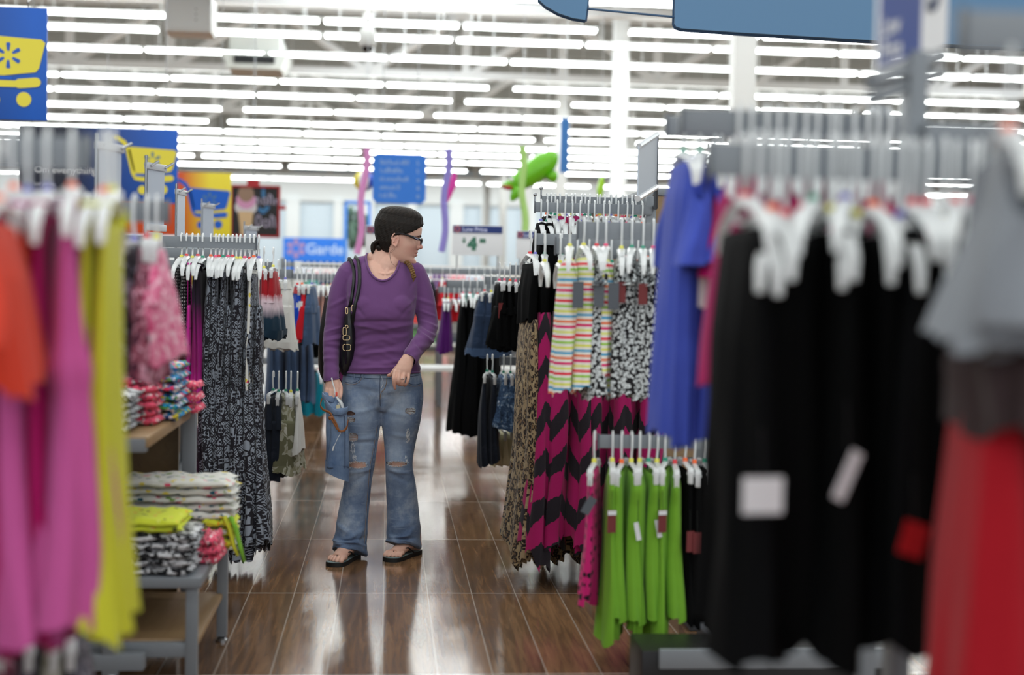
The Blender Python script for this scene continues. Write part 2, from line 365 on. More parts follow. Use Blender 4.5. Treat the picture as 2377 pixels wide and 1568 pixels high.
mb = MB(); mb.add([(-30, -12, 0), (45, -12, 0), (45, 86, 0), (-30, 86, 0)], [(0, 1, 2, 3)]); struct('floor', mb, M_FLOOR, smooth=False)
def _deck():
    t = NT('corrugated_roof_deck'); s = t.sep(t.obj()); w = t.math('PINGPONG', t.math('MULTIPLY', s[1], 3.0), .5)
    t.bump(w, .6, .04); return t.fin(t.mix(t.math('MULTIPLY', t.noise(t.obj(), .6, 3), .35), srgb(168, 168, 160), srgb(130, 130, 122)), .6)
mb = MB(); mb.box((7, 37, 7.85), (75, 98, .2)); struct('ceiling', mb, _deck(), smooth=False)
WALLW = plain('pale_blue_wall_paint', srgb(214, 230, 242), .6); TRIMW = plain('white_wall_panel', srgb(232, 238, 240), .6)
mb = MB(); mb.box((7, 84, 3.9), (75, .4, 7.8)); struct('wall_back', mb, WALLW, smooth=False)
mb = MB(); mb.box((7, 83.7, 6.5), (75, .2, 1.7)); struct('trim_1', mb, TRIMW, smooth=False)
mb = MB()
for k in range(28):
    mb.box((-22+k*2.3+(k % 3)*.3, 83.6, 3.1), (.5+.3*(k % 2), .25, 5.4))
struct('trim_2', mb, TRIMW, smooth=False)
mb = MB(); mb.box((-29, 37, 3.9), (.3, 97, 7.8)); struct('wall_left', mb, WALLW, smooth=False)
mb = MB(); mb.box((44, 37, 3.9), (.3, 97, 7.8)); struct('wall_right', mb, WALLW, smooth=False)
STEELW = plain('white_painted_steel', srgb(240, 242, 240), .5)
for i, y in enumerate([19.0, 29.4, 39.5, 49.5, 59.5, 69.5]):
    mb = MB(); mb.box((4.72, y, 3.9), (.30, .30, 7.8), .02)
    mb.box((4.72, y, .3), (.42, .42, .6), .02); o = struct('column', mb, STEELW)
for i, y in enumerate([24.6, 32.8, 41.0, 49.2, 57.4, 65.6]):
    mb = MB(); zb, zt = 5.97, 7.35
    x0 = at(855, 200, 32.8).x-6.66*6; n = 84
    mb.box((7, y, zb), (75, .17, .17)); mb.box((7, y, zt), (75, .15, .13))
    for k in range(12):
        X = x0+k*6.66
        if X > 44 or X < -28: continue
        for a in (0, 2.22, 4.44): mb.box((X+a, y, (zb+zt)/2), (.18, .12, zt-zb))
        for a, b in ((0, 2.1), (0, -2.1), (2.3, 4.3)):
            mb.tube([(X+a, y, zb), (X+b, y, zt)], .105, 6)
    struct('roof_truss', mb, STEELW)
mb = MB()
JG = plain('grey_joist_paint', srgb(160, 160, 154), .6)
for y in ROWS+[20.8, 23.6, 27.7, 30.9, 34.2, 37.1, 40.3, 43.3, 46.3, 49.4, 52.5, 56.2, 60.4, 63.0, 68, 72, 76]:
    mb.box((7, y, 7.25), (75, .12, .22))
struct('ceiling_joists', mb, JG, smooth=False)

# lamps: a housing with its glowing tube, thousands of hours a year
TUBE = bpy.data.materials.new('fluorescent_tube'); TUBE.use_nodes = True; _nt = TUBE.node_tree; _nt.nodes.clear()
_e = _nt.nodes.new('ShaderNodeEmission'); _e.inputs[0].default_value = (.955, 1, .985, 1); _e.inputs[1].default_value = LAMP_L
_o = _nt.nodes.new('ShaderNodeOutputMaterial'); _nt.links.new(_e.outputs[0], _o.inputs[0])
HOUS = plain('lamp_housing_enamel', srgb(205, 207, 205), .45)
lp = tag(MB().box((0, 0, .04), (2.36, .10, .04)).box((-.9, 0, .72), (.02, .02, 1.40)).box((.9, 0, .72), (.02, .02, 1.40)).build('fluorescent_lamp', HOUS, smooth=False), 'lamp', 'lamp', 'fluorescent lamps under the roof')
tb = MB().box((0, 0, .0), (2.3, .20, .042)).build('tube', TUBE, lp, smooth=False)
KIDS[lp.name] = [tb]
rnd = random.Random(4); first = True
for r, y in enumerate(ROWS):
    xa, xb = at(60, 300, y).x, at(2420, 300, y).x; x = xa-rnd.random()*2; k = 0
    if r < 1: xa = at(60, 300, y).x
    while x < xb:
        step = 2.42 if rnd.random() < .82 else 2.42+rnd.choice([.25, .5])
        lab = nth(k)+' lamp from the left along the '+nth(r)+' ceiling row counted down'
        if first: o = lp; o.location = (x, y, LAMP_Z); o['label'] = lab; first = False
        else: o = dup(lp, (x, y, LAMP_Z), 0, lab)
        x += step; k += 1

# prismatic skylights let daylight through the roof, off the top of the frame
SKY = bpy.data.materials.new('skylight_daylight'); SKY.use_nodes = True; _nt = SKY.node_tree; _nt.nodes.clear()
_e = _nt.nodes.new('ShaderNodeEmission'); _e.inputs[0].default_value = (.88, .94, 1, 1); _e.inputs[1].default_value = 9.0
_o = _nt.nodes.new('ShaderNodeOutputMaterial'); _nt.links.new(_e.outputs[0], _o.inputs[0])
for i, (x, y) in enumerate(((-13.5, 26.2), (.35, 26.2), (14.5, 26.2))):
    f = MB()
    for a in (-1, 1): f.box((x+a*1.75, y, 7.68), (.12, 8.4, .18)).box((x, y+a*4.2, 7.68), (3.6, .12, .18)).box((x+a*.6, y, 7.70), (.05, 8.4, .1))
    o = struct('window_%d' % (i+1), f, STEELW, smooth=False)
    MB().box((x, y, 7.72), (3.4, 8.3, .03)).build('pane', SKY, o, smooth=False)
# ------------------------------------------------------------ signs and hanging things
def textmesh(txt, size, bold=0.0, shear=0.0):
    cu = bpy.data.curves.new('t', 'FONT'); cu.body = txt; cu.size = size; cu.resolution_u = 3; cu.offset = bold; cu.shear = shear
    o = bpy.data.objects.new('t', cu); C.objects.link(o); dg = bpy.context.evaluated_depsgraph_get(); me = bpy.data.meshes.new_from_object(o.evaluated_get(dg))
    vs = [v.co.copy() for v in me.vertices]; fs = [tuple(p.vertices) for p in me.polygons]
    bpy.data.objects.remove(o); bpy.data.curves.remove(cu); bpy.data.meshes.remove(me); return vs, fs
def text(name, txt, size, m, parent, loc, bold=0.0, R=None, shear=0.0):
    """flat lettering facing -Y at loc (left end of the base line)"""
    vs, fs = textmesh(txt, size, bold, shear); M = R or Matrix.Identity(3)
    mb = MB(); mb.add([M@Vector((v.x, 0, v.y))+Vector(loc) for v in vs], fs); return mb.build(name, m, parent, smooth=False)
def spark(mb, cx, cz, r, y, k=6, ph=PI/2, w=.2):
    for i in range(k):
        a = ph+2*PI*i/k; u = Vector((math.cos(a), 0, math.sin(a))); p = Vector((-u.z, 0, u.x)); c = Vector((cx, y, cz))
        o = [c+u*r*.36+p*r*w*.35, c+u*r*.42+p*r*w*.6, c+u*r*.92+p*r*w, c+u*r*1.02+p*r*w*.6, c+u*r*1.02-p*r*w*.6, c+u*r*.92-p*r*w, c+u*r*.42-p*r*w*.6, c+u*r*.36-p*r*w*.35]
        mb.add(o, [tuple(range(8))])
def stroke(mb, pts, w, y, n=10):
    """flat rounded stroke along points (x, z)"""
    m = len(pts)
    for i in range(m-1):
        a, b = Vector((pts[i][0], y, pts[i][1])), Vector((pts[i+1][0], y, pts[i+1][1])); d = (b-a).normalized(); p = Vector((-d.z, 0, d.x))*w/2
        mb.add([a+p, b+p, b-p, a-p], [(0, 1, 2, 3)])
    for q in pts:
        mb.add([(q[0]+w/2*math.cos(2*PI*k/n), y-.0004, q[1]+w/2*math.sin(2*PI*k/n)) for k in range(n)], [tuple(range(n))])
def grad(name, c1, c2, a, b, axis=0):
    t = NT(name); x = t.sep(t.obj())[axis]; k = t.math('DIVIDE', t.math('SUBTRACT', x, a), b-a, clamp=True); return t.fin(t.ramp(k, [(0, c1), (1, c2)]), .45)
YEL = plain('sign_yellow', srgb(236, 222, 66), .5); BLU = plain('sign_blue', srgb(0, 94, 205), .5); WHT = plain('sign_white', srgb(240, 242, 244), .5)
NVY = plain('sign_navy', srgb(22, 50, 120), .5); GRN = plain('sign_green', srgb(60, 120, 96), .5); SLT = plain('spark_slate_blue', srgb(90, 130, 150), .5)

def cart_sign(label, px, py, Y, k, panel, cart, slit, sp, txt):
    """hanging sign; its upper edge's far end at a pixel; k metres per sign unit"""
    o = at(px, py, Y); root = thing('cart_sign', label, 'sign', (o.x, Y, o.z), 0, 'hanging cart signs')
    Wd = 352*k; H = 168*k
    MB().box((-Wd/2, .02, -H/2), (Wd, .03, H), .006).build('panel', panel, root)
    mb = MB(); y = 0
    q = lambda pts: [(a*k, -b*k) for a, b in pts]
    mb.add([(a, y, b) for a, b in q([(-113, 41), (-8, 47), (-2, 52), (-11, 90), (-16, 96), (-40, 99), (-62, 102), (-97, 102)])], [tuple(range(8))])
    stroke(mb, q([(-141, 22), (-134, 23), (-120, 32), (-112, 45), (-99, 100), (-92, 112), (-80, 114), (-40, 114), (-16, 111)]), 10*k, y)
    stroke(mb, q([(-40, 113.5), (-15, 111)]), 14*k, y-.0008)
    for cx, cy_, r in ((-78, 139, 10), (-33, 137, 11)):
        mb.add([((cx+r*math.cos(t*PI/10))*k, y, -(cy_-r*math.sin(t*PI/10))*k) for t in range(20)], [tuple(range(20))])
    mb.build('cart_emblem', cart, root, smooth=False)
    mb = MB(); stroke(mb, q([(-92, 105.5), (-52, 105.5)]), 4.5*k, -.002); mb.build('cart_slot', slit, root, smooth=False)
    mb = MB(); spark(mb, -56*k, -72*k, 19*k, -.002, w=.17); mb.build('spark', sp, root, smooth=False)
    if txt:
        text('lettering', 'Every day.', 24*k, WHT, root, (-318*k, -.002, -80*k), .3*k); text('lettering', 'On everything.', 24*k, WHT, root, (-318*k, -.002, -104*k), .3*k)
        text('lettering', 'Low prices.', 10*k, WHT, root, (-318*k, -.002, -134*k))
    mb = MB()
    for a in (-.92, -.08): mb.tube([(Wd*a, .02, 0), (Wd*a, .02, 7.4-o.z)], .004, 5)
    for a in (-.92, -.5, -.08): mb.tube([(Wd*a, .02, 0), (Wd*a, .0, .04), (Wd*a+.02, .02, .06)], .005, 5)
    mb.build('hanging_wire', CHROME, root)
    return root
k1 = 1.5*10.2/FPX
cart_sign('blue hanging sign with a yellow shopping cart, higher of the two blue ones', 109, 19, 10.2, k1, grad('navy_to_blue_print_a', srgb(14, 32, 70), srgb(0, 92, 196), -200*k1, -20*k1), YEL, BLU, plain('spark_blue', srgb(20, 90, 190), .5), True)
k2 = 15.5/FPX
cart_sign('dark blue hanging sign reading Every day. On everything., yellow cart', 413, 301, 15.5, k2, grad('navy_to_blue_print_b', srgb(18, 26, 46), srgb(0, 92, 200), -240*k2, -10*k2), YEL, BLU, SLT, True)
k3 = .86*19.0/FPX
cart_sign('orange and yellow hanging sign with a blue shopping cart', 537, 402, 19.0, k3, grad('orange_to_yellow_print', srgb(210, 78, 22), srgb(240, 222, 50), -130*k3, -55*k3), BLU, YEL, SLT, False)

def scribble(mb, x0, z0, w, h, rnd, y=-.004, t=.01):
    """illegible far-off lettering: a run of loops and strokes"""
    x = x0
    while x < x0+w:
        c = h*rnd.choice([.45, .6, .6, .95]); s = h*.42; ty = rnd.random()
        if ty < .5: stroke(mb, [(x+s*.5*math.cos(a)+s*.5, z0+c*.5+c*.5*math.sin(a)) for a in [q*PI/4 for q in range(9)]], t, y, 6)
        elif ty < .8: stroke(mb, [(x, z0), (x, z0+c), (x+s*.6, z0+c*.8), (x+s*.8, z0)], t, y, 6)
        else: stroke(mb, [(x, z0+h*.9), (x+s*.2, z0), (x+s*.6, z0+.1*h)], t, y, 6)
        x += s*1.45
# ice cream board
Y = 22.0; o = at(593, 433, Y); s = Y/FPX; rd = random.Random(3)
root = thing('menu_board', 'red framed blackboard sign with a painted triple ice cream cone', 'sign', (o.x, Y, o.z))
RED = plain('sign_red', srgb(168, 24, 36), .5); BLK = plain('chalkboard_black', srgb(26, 30, 34), .6)
MB().box((0, .03, -57*s), (112*s, .04, 114*s)).build('board', BLK, root, smooth=False)
mb = MB()
for x in (-54, 54): mb.box((x*s, .01, -57*s), (5*s, .06, 118*s))
for z in (0, -114): mb.box((0, .01, z*s), (112*s, .06, 5*s))
mb.box((-5*s, .02, 8*s), (28*s, .05, 17*s)); mb.box((62*s, .02, -47*s), (14*s, .04, 9*s)); mb.build('frame', RED, root, smooth=False)
for nm, c, cx, cz, rx, rz_ in (('scoop', (206, 206, 212), -21, -48, 25, 20), ('scoop', (206, 150, 190), -21, -32, 22, 20), ('scoop', (146, 122, 104), -21, -17, 18, 19)):
    mb = MB(); mb.add([((cx+rx*math.cos(t*PI/12))*s, -.001-.002*(cz > -40)-.002*(cz > -20), (cz+rz_*math.sin(t*PI/12))*s) for t in range(24)], [tuple(range(24))]); mb.build(nm, plain('scoop_%d' % c[0], srgb(*c), .6), root, smooth=False)
mb = MB(); mb.add([(-38*s, -.006, -58*s), (-4*s, -.006, -58*s), (-9*s, -.006, -112*s), (-32*s, -.006, -112*s)], [(0, 1, 2, 3)]); mb.build('cone', plain('wafer_tan', srgb(206, 180, 140), .6), root, smooth=False)
CHK = plain('chalk_lilac', srgb(170, 165, 190), .7)
for z_, h_ in ((-40, 24), (-92, 28)): mb = MB(); scribble(mb, 2*s, z_*s, 46*s, h_*s, rd, t=3*s); mb.build('chalk_lettering', CHK, root, smooth=False)
CHB = plain('chalk_blue', srgb(60, 120, 170), .7)
for q_, w_ in (([(18*s, -8*s), (18*s, -22*s)], 8), ([(10*s, -52*s), (18*s, -58*s), (28*s, -48*s)], 9)): mb = MB(); stroke(mb, q_, w_*s, -.003); mb.build('painted_swirl', CHB, root, smooth=False)
mb = MB(); mb.tube([(-5*s, .02, 10*s), (-5*s, .02, 7.3-o.z)], .01, 5); mb.build('hanging_wire', CHROME, root)
# store directory
Y = 20.0; s = Y/FPX; o = at(927, 415, Y); root = thing('directory_sign', 'bright blue hanging aisle directory with five lines, above the woman', 'sign', (o.x, Y, o.z))
a, b, c = 61*s, 57*s, 9*s
MB().prism([(-a+c, -b), (a-c, -b), (a, -b+c), (a, b-c), (a-c, b), (-a+c, b), (-a, b-c), (-a, -b+c)], -.03, .03).build('panel', plain('directory_blue', srgb(44, 124, 226), .5), root, smooth=False)
mb = MB()
for i, w in enumerate((62, 50, 66, 42, 36)):
    z = (38-i*19)*s; scribble(mb, -44*s, z-6*s, w*s, 11*s, rd, -.034, 1.3*s)
    scribble(mb, 41*s, z-6*s, 4*s, 11*s, rd, -.034, 1.8*s)
mb.build('lettering', plain('directory_lettering', srgb(170, 200, 236), .5), root, smooth=False)
mb = MB()
for x in (-40, 40): mb.tube([(x*s, 0, b), (x*s, 0, 7.3-o.z)], .006, 5)
mb.build('hanging_wire', CHROME, root)
# garden sign
Y = 34.0; s = Y/FPX; o = at(657, 605, Y); root = thing('garden_sign', 'long blue sign with a spark flower reading Garden', 'sign', (o.x, Y, o.z))
MB().box((72*s, .05, 26*s), (144*s, .08, 54*s)).box((72*s, .1, -o.z/2), (1.4, .06, o.z)).build('panel', plain('garden_blue', srgb(28, 118, 224), .5), root, smooth=False)
mb = MB(); spark(mb, 29*s, 28*s, 21*s, 0, w=.27); mb.build('spark', plain('spark_salmon', srgb(176, 140, 180), .5), root, smooth=False)
text('lettering', 'Garden', 34*s, plain('pale_lettering', srgb(190, 214, 240), .5), root, (51*s, 0, 17*s), .5*s)
# price signs on the racks
def price_sign(label, px0, px1, py0, py1, Y, price, word='Low Price'):
    s = Y/FPX; o = at(px0, py1, Y); w = (px1-px0)*s; h = (py1-py0)*s
    root = thing('price_sign', label, 'sign', (o.x, Y, o.z), 0, 'price signs on the rack tops')
    MB().box((w/2, .01, h/2), (w, .012, h), .004).build('card', WHT, root)
    MB().box((w/2, .001, h-h*.14), (w*.97, .004, h*.24)).build('header_band', NVY, root, smooth=False)
    mb = MB(); spark(mb, w*.1, h*.86, h*.12, -.003, w=.26); mb.build('spark', plain('spark_rust', srgb(200, 110, 100), .5), root, smooth=False)
    text('header_lettering', word, h*.2, plain('pale_violet_lettering', srgb(190, 196, 230), .5), root, (w*.2, -.003, h*.79), .002)
    if price:
        text('price', '$', h*.2, GRN, root, (w*.2, .002, h*.43), .003); text('price', price[0], h*.52, GRN, root, (w*.32, .002, h*.2), .012); text('price', price[1:], h*.2, GRN, root, (w*.54, .002, h*.42), .003)
    for q in (.1, .9): MB().tube([(w*q, .02, 0), (w*q, .02, -.16)], .006, 6).build('stem', CHROME, root)
    return root
price_sign('white price sign reading $4 88 under a navy band', 1049, 1167, 522, 592, 12.6, '488')
price_sign('white price sign half hidden behind the black crochet top', 1198, 1280, 536, 600, 12.6, '')
price_sign('white price sign half hidden behind the woman\'s head', 848, 958, 524, 594, 12.6, '')
# big pale blue panels overhead
PB = plain('dusty_blue_panel', srgb(88, 130, 168), .5); PBE = plain('steel_blue_edge', srgb(50, 84, 118), .5)
Y = 7.6; P = lambda px, py, y=Y: at(px, py, y)
r0 = P(1563, 66); root = thing('fascia_panel', 'huge dusty blue curved fascia panel hung high over the right racks', 'sign', (r0.x, Y, r0.z)); s = Y/FPX
poly = [(4*s, 0), (0, 6*s), (0, 95*s), (0, 330*s), (1200*s, 330*s), (1200*s, -40*s), (900*s, -36*s), (640*s, -30*s), (470*s, -24*s), (300*s, -17*s), (150*s, -11*s), (16*s, -4*s)]
ux = Vector((math.cos(.1), -math.sin(.1), 0)); MB().prism(poly, 0, .06, ux=ux, uz=(0, 0, 1)).build('panel', PB, root, smooth=False)
mb = MB(); mb.tube([ux*(q[0])+Vector((0, -.02, q[1])) for q in poly[5:]+poly[:4]], .012, 6); mb.build('edge_trim', PBE, root)
mb = MB(); mb.tube([ux*(24*s)+Vector((0, -.03, 22*s)), Vector((P(1362, 22).x-r0.x, -.02, P(1362, 22).z-r0.z))], .006, 6); mb.ball(ux*(27*s)+Vector((0, -.04, 22*s)), .02); mb.build('tie_rod', PBE, root)
mb = MB()
for q in (200, 800): mb.tube([ux*(q*s)+Vector((0, 0, 330*s)), ux*(q*s)+Vector((0, 0, 7.5-r0.z))], .01, 5)
mb.build('hanging_wire', CHROME, root)
r1 = P(1358, 50); root = thing('leaf_panel', 'small rounded dusty blue hanging panel beside the huge fascia', 'sign', (r1.x, Y, r1.z))
poly = [(0, 0), (-30*s, 4*s), (-62*s, 14*s), (-92*s, 30*s), (-108*s, 44*s), (-110*s, 62*s), (-104*s, 110*s), (-60*s, 170*s), (8*s, 180*s), (4*s, 34*s)]
MB().prism(poly, 0, .05, ux=ux).build('panel', PB, root, smooth=False)
mb = MB(); mb.tube([ux*q[0]+Vector((0, -.01, q[1])) for q in poly+poly[:1]], .009, 6); mb.build('edge_trim', PBE, root)
mb = MB(); mb.tube([ux*(-50*s)+Vector((0, 0, 172*s)), ux*(-50*s)+Vector((0, 0, 7.5-r1.z))], .01, 5); mb.build('hanging_wire', CHROME, root)
# ceiling kit
o = at(443, 40, 20.5); s = 20.5/FPX; root = thing('ceiling_box', 'square white service box hung above the cart signs', 'ceiling box', (o.x, 20.5, o.z))
mb = MB().box((0, 0, 0), (104*s, .6, 82*s), .03).box((0, 0, -3*s), (84*s, .62, 60*s)); mb.build('cabinet', HOUS, root)
mb = MB()
for k in range(3): mb.ball((18*s, -.31, (10-k*12)*s), .012, 8, 6)
mb.build('screw', CHROME, root)
mb = MB(); mb.box((0, 0, 1.2), (.08, .08, 1.9)).box((0, 0, .75), (1.0, .12, .12)); mb.build('hanger_bracket', STEELW, root)
o = at(598, 140, 29.5); s = 29.5/FPX; root = thing('air_handler', 'grey ceiling air unit with a dark louvred grille', 'air unit', (o.x, 29.5, o.z))
mb = MB(); mb.box((0, .2, 28*s), (114*s, 1.6, 40*s), .03); mb.prism([(-75*s, 8*s), (75*s, 8*s), (58*s, -30*s), (-58*s, -30*s)], -.6, .7); mb.build('casing', plain('air_unit_enamel', srgb(205, 208, 200), .5), root, smooth=False)
mb = MB()
for k in range(14): mb.box(((-42+k*6.4)*s, -.73, -10*s), (3*s, .05, 15*s))
mb.box((0, -.7, -10*s), (90*s, .03, 17*s)); mb.build('grille', plain('dark_grille', srgb(24, 26, 28), .5), root, smooth=False)
o = at(853, 96, 21.0); root = thing('dome_camera', 'white security camera with a black dome on a ceiling pole', 'camera', (o.x, 21.0, o.z))
mb = MB(); mb.rings([[(r*math.cos(t*PI/8), r*math.sin(t*PI/8), z) for t in range(16)] for r, z in ((.05, .22), (.1, .18), (.125, .08), (.125, -.04), (.11, -.08))]); mb.build('housing', HOUS, root)
MB().ball((0, 0, -.09), (.085, .085, .08)).build('dome', plain('smoked_dome', srgb(20, 22, 24), .1), root)
MB().tube([(0, 0, .2), (0, 0, 7.6-o.z)], .03, 8).box((0, 0, .34), (.14, .1, .1)).build('pole', STEELW, root)
# pool toys and banners hung far down the store
def hang(root, z, x=0): 
    return MB().tube([(x, 0, 0), (x, 0, z)], .004, 5).build('hanging_string', WHITEP, root)
def noodle(label, px, y0, y1, dx, Y, c):
    a, b = at(px, y0, Y), at(px+dx, y1, Y); root = thing('pool_noodle', label, 'pool noodle', (a.x, Y, a.z), 0, 'foam pool noodles on display')
    n = 10; d = b-a; mb = MB(); mb.tube([Vector((d.x*k/n+.02*math.sin(k), 0, d.z*k/n)) for k in range(n+1)], .035*Y/15, 12); mb.build('foam', c, root); hang(root, 7.4-a.z); return root
noodle('tall pink foam noodle standing up between the ice cream board and directory', 851, 345, 590, -20, 17, plain('pink_foam', srgb(226, 150, 208), .7))
noodle('tall lilac foam noodle just right of the directory', 1041, 345, 585, -14, 17, plain('lilac_foam', srgb(150, 140, 220), .7))
noodle('tall pale lime foam noodle in front of the green inflatable', 1212, 340, 560, 6, 17, plain('lime_foam', srgb(180, 226, 130), .7))
Y = 18.5; s = Y/FPX; o = at(1228, 410, Y); root = thing('inflatable_animal', 'bright green inflatable pool animal hanging head down', 'inflatable', (o.x, Y, o.z))
def blob(L):
    mb = MB()
    for x, z, r in L: mb.ball((x*s, (x*.1)*s*.3, z*s), (r*s, r*s*.8, r*s), 14, 10)
    return mb
GI = plain('green_vinyl', srgb(110, 196, 30), .25); body = MB()
body.tube([Vector((x*s, 0, z*s)) for x, z in ((-66, -24), (-48, -24), (-20, -12), (10, 10), (36, 32), (54, 46), (62, 60))], [q*s for q in (4, 12, 24, 30, 30, 20, 8)], 16)
body.tube([Vector((x*s, -.08, z*s)) for x, z in ((-20, -26), (-34, -44), (-42, -60))], [q*s for q in (16, 13, 4)], 12)
body.tube([Vector((x*s, -.08, z*s)) for x, z in ((46, 10), (58, -6), (56, -14))], [q*s for q in (20, 12, 4)], 12)
ob = body.build('body', GI, root); md = ob.modifiers.new('s', 'SUBSURF'); md.levels = md.render_levels = 1
MB().tube([Vector((x*s, -.1, z*s)) for x, z in ((-64, -25), (-50, -29), (-40, -27))], [q*s for q in (3, 5, 3)], 8).build('mouth', RED, root)
MB().ball((-44*s, -.2, -10*s), 5*s).build('eye', WHT, root); hang(root, 7.3-o.z, 40*s)
for lab, px, py, nm, pts, c in (('magenta leaf shaped inflatable hung near the lilac noodle', 1046, 438, 'inflatable_leaf', [(6, 42), (14, 34), (12, 6), (-2, -26), (-12, -42), (-10, 0)], (226, 50, 170)), ('small lime inflatable tip beside the square column', 1393, 436, 'inflatable_leaf', [(6, 30), (10, 10), (6, -16), (-2, -28), (-8, -6), (-2, 20)], (170, 226, 40))):
    o = at(px, py, 17.5); s = 17.5/FPX; root = thing(nm, lab, 'inflatable', (o.x, 17.5, o.z)); mb = MB(); mb.prism([(x*s, z*s) for x, z in pts], -.06, .06)
    ob = mb.build('body', plain('vinyl_%d' % c[0], srgb(*c), .3), root); b = ob.modifiers.new('b', 'BEVEL'); b.width = .03; b.segments = 3; hang(root, 7.4-o.z)
Y = 21.5; s = Y/FPX; o = at(845, 420, Y); root = thing('beach_ball', 'beach ball with yellow and blue panels behind the pink noodle', 'beach ball', (o.x, Y, o.z))
mb = MB(); nu = 24; r = 24*s; rs = [[(r*math.sin(PI*j/12)*math.cos(2*PI*k/nu), r*math.sin(PI*j/12)*math.sin(2*PI*k/nu), -r*math.cos(PI*j/12)) for k in range(nu)] for j in range(13)]
for k in range(nu):
    for j in range(12):
        mb.add([rs[j][k], rs[j][(k+1) % nu], rs[j+1][(k+1) % nu], rs[j+1][k]], [(0, 1, 2, 3)], mi=(k//4) % 3)
mb.build('panels', [YEL, WHT, plain('ball_blue', srgb(30, 70, 190), .3)], root); hang(root, 7.3-o.z)
Y = 24; s = Y/FPX; o = at(1312, 275, Y); root = thing('column_banner', 'narrow vertical blue banner hung beside the far column', 'banner', (o.x, Y, o.z))
MB().box((0, 0, -63*s), (19*s, .04, 126*s)).build('cloth', plain('banner_blue', srgb(46, 110, 176), .5), root, smooth=False); MB().tube([(-12*s, 0, 0), (12*s, 0, 0)], .015, 6).build('rod', CHROME, root); hang(root, 7.3-o.z)
# a tall blue framed display behind the pink noodle
Y = 30; s = Y/FPX; o = at(828, 640, Y); root = thing('plant_display', 'tall blue framed display with plants behind the pink noodle', 'display', (o.x, Y, 0)); h = at(828, 470, Y).z
mb = MB()
for x in (-27, 27): mb.box((x*s, 0, h/2), (7*s, .1, h))
mb.box((0, 0, h), (60*s, .1, 6*s)); mb.box((0, .02, h*.42), (54*s, .06, 50*s)); mb.build('frame', plain('display_blue', srgb(50, 120, 205), .5), root, smooth=False)
mb = MB(); rd2 = random.Random(8)
for k in range(26): mb.ball(((rd2.random()-.5)*44*s, .2+rd2.random()*.3, h*.68+rd2.random()*h*.25), (.08, .06, .14), 8, 6)
mb.build('plants', plain('dull_leaf_green', srgb(84, 110, 92), .7), root)
# ------------------------------------------------------------ hangers, garments and racks
def make_hanger(kind, clip, front):
    t = thing('clothes_hanger', 'h', 'hanger'); s = -1 if front else 1
    mb = MB(); mb.tube([(0, -s*.017, -.022), (0, -s*.019, -.008), (0, -s*.013, .006), (0, 0, .010), (0, s*.013, .006), (0, s*.019, -.010), (0, s*.017, -.045), (0, s*.006, -.066), (0, 0, -.085), (0, 0, -.10)], .0042, 7)
    mb.build('hook', CLEAR, t)
    mb = MB()
    if kind == 'top':
        mb.tube([(0, -.212, -.178), (0, -.205, -.150), (0, -.17, -.128), (0, -.08, -.105), (0, 0, -.094), (0, .08, -.105), (0, .17, -.128), (0, .205, -.150), (0, .212, -.178)], [.006, .009, .011, .013, .017, .013, .011, .009, .006], 8, flat=1, wf=.5)
        mb.tube([(0, -.12, -.118), (0, 0, -.132), (0, .12, -.118)], .004, 6); mb.build('arms', CLEAR, t)
    else:
        mb.tube([(0, -.15, -.112), (0, -.145, -.10), (0, 0, -.096), (0, .145, -.10), (0, .15, -.112)], .010, 8, wf=.6); mb.build('bar', CLEAR, t)
        for y in (-.145, .145):
            MB().box((0, y, -.128), (.017, .022, .045), .004).box((0, y, -.115), (.024, .012, .01), .003).build('clip', CLEAR, t)
    MB().box((0, 0, -.088), (.015, .019, .018), .003).build('size_clip', CLIPC[clip], t)
    return t
HPROTO = {}
def hanger(kind, clip, front, loc, rz, label, group, sc=None):
    k = (kind, clip % len(CLIPC), front)
    if k not in HPROTO:
        h = HPROTO[k] = make_hanger(*k); h.location = loc; h.rotation_euler = (0, 0, rz); h['label'] = label; h['group'] = group
        if sc: h.scale = sc
        KIDS[h.name] = [o for o in C.objects if o.parent == h]; return h
    return dup(HPROTO[k], loc, rz, label, group, scale=sc or (1, 1, 1))

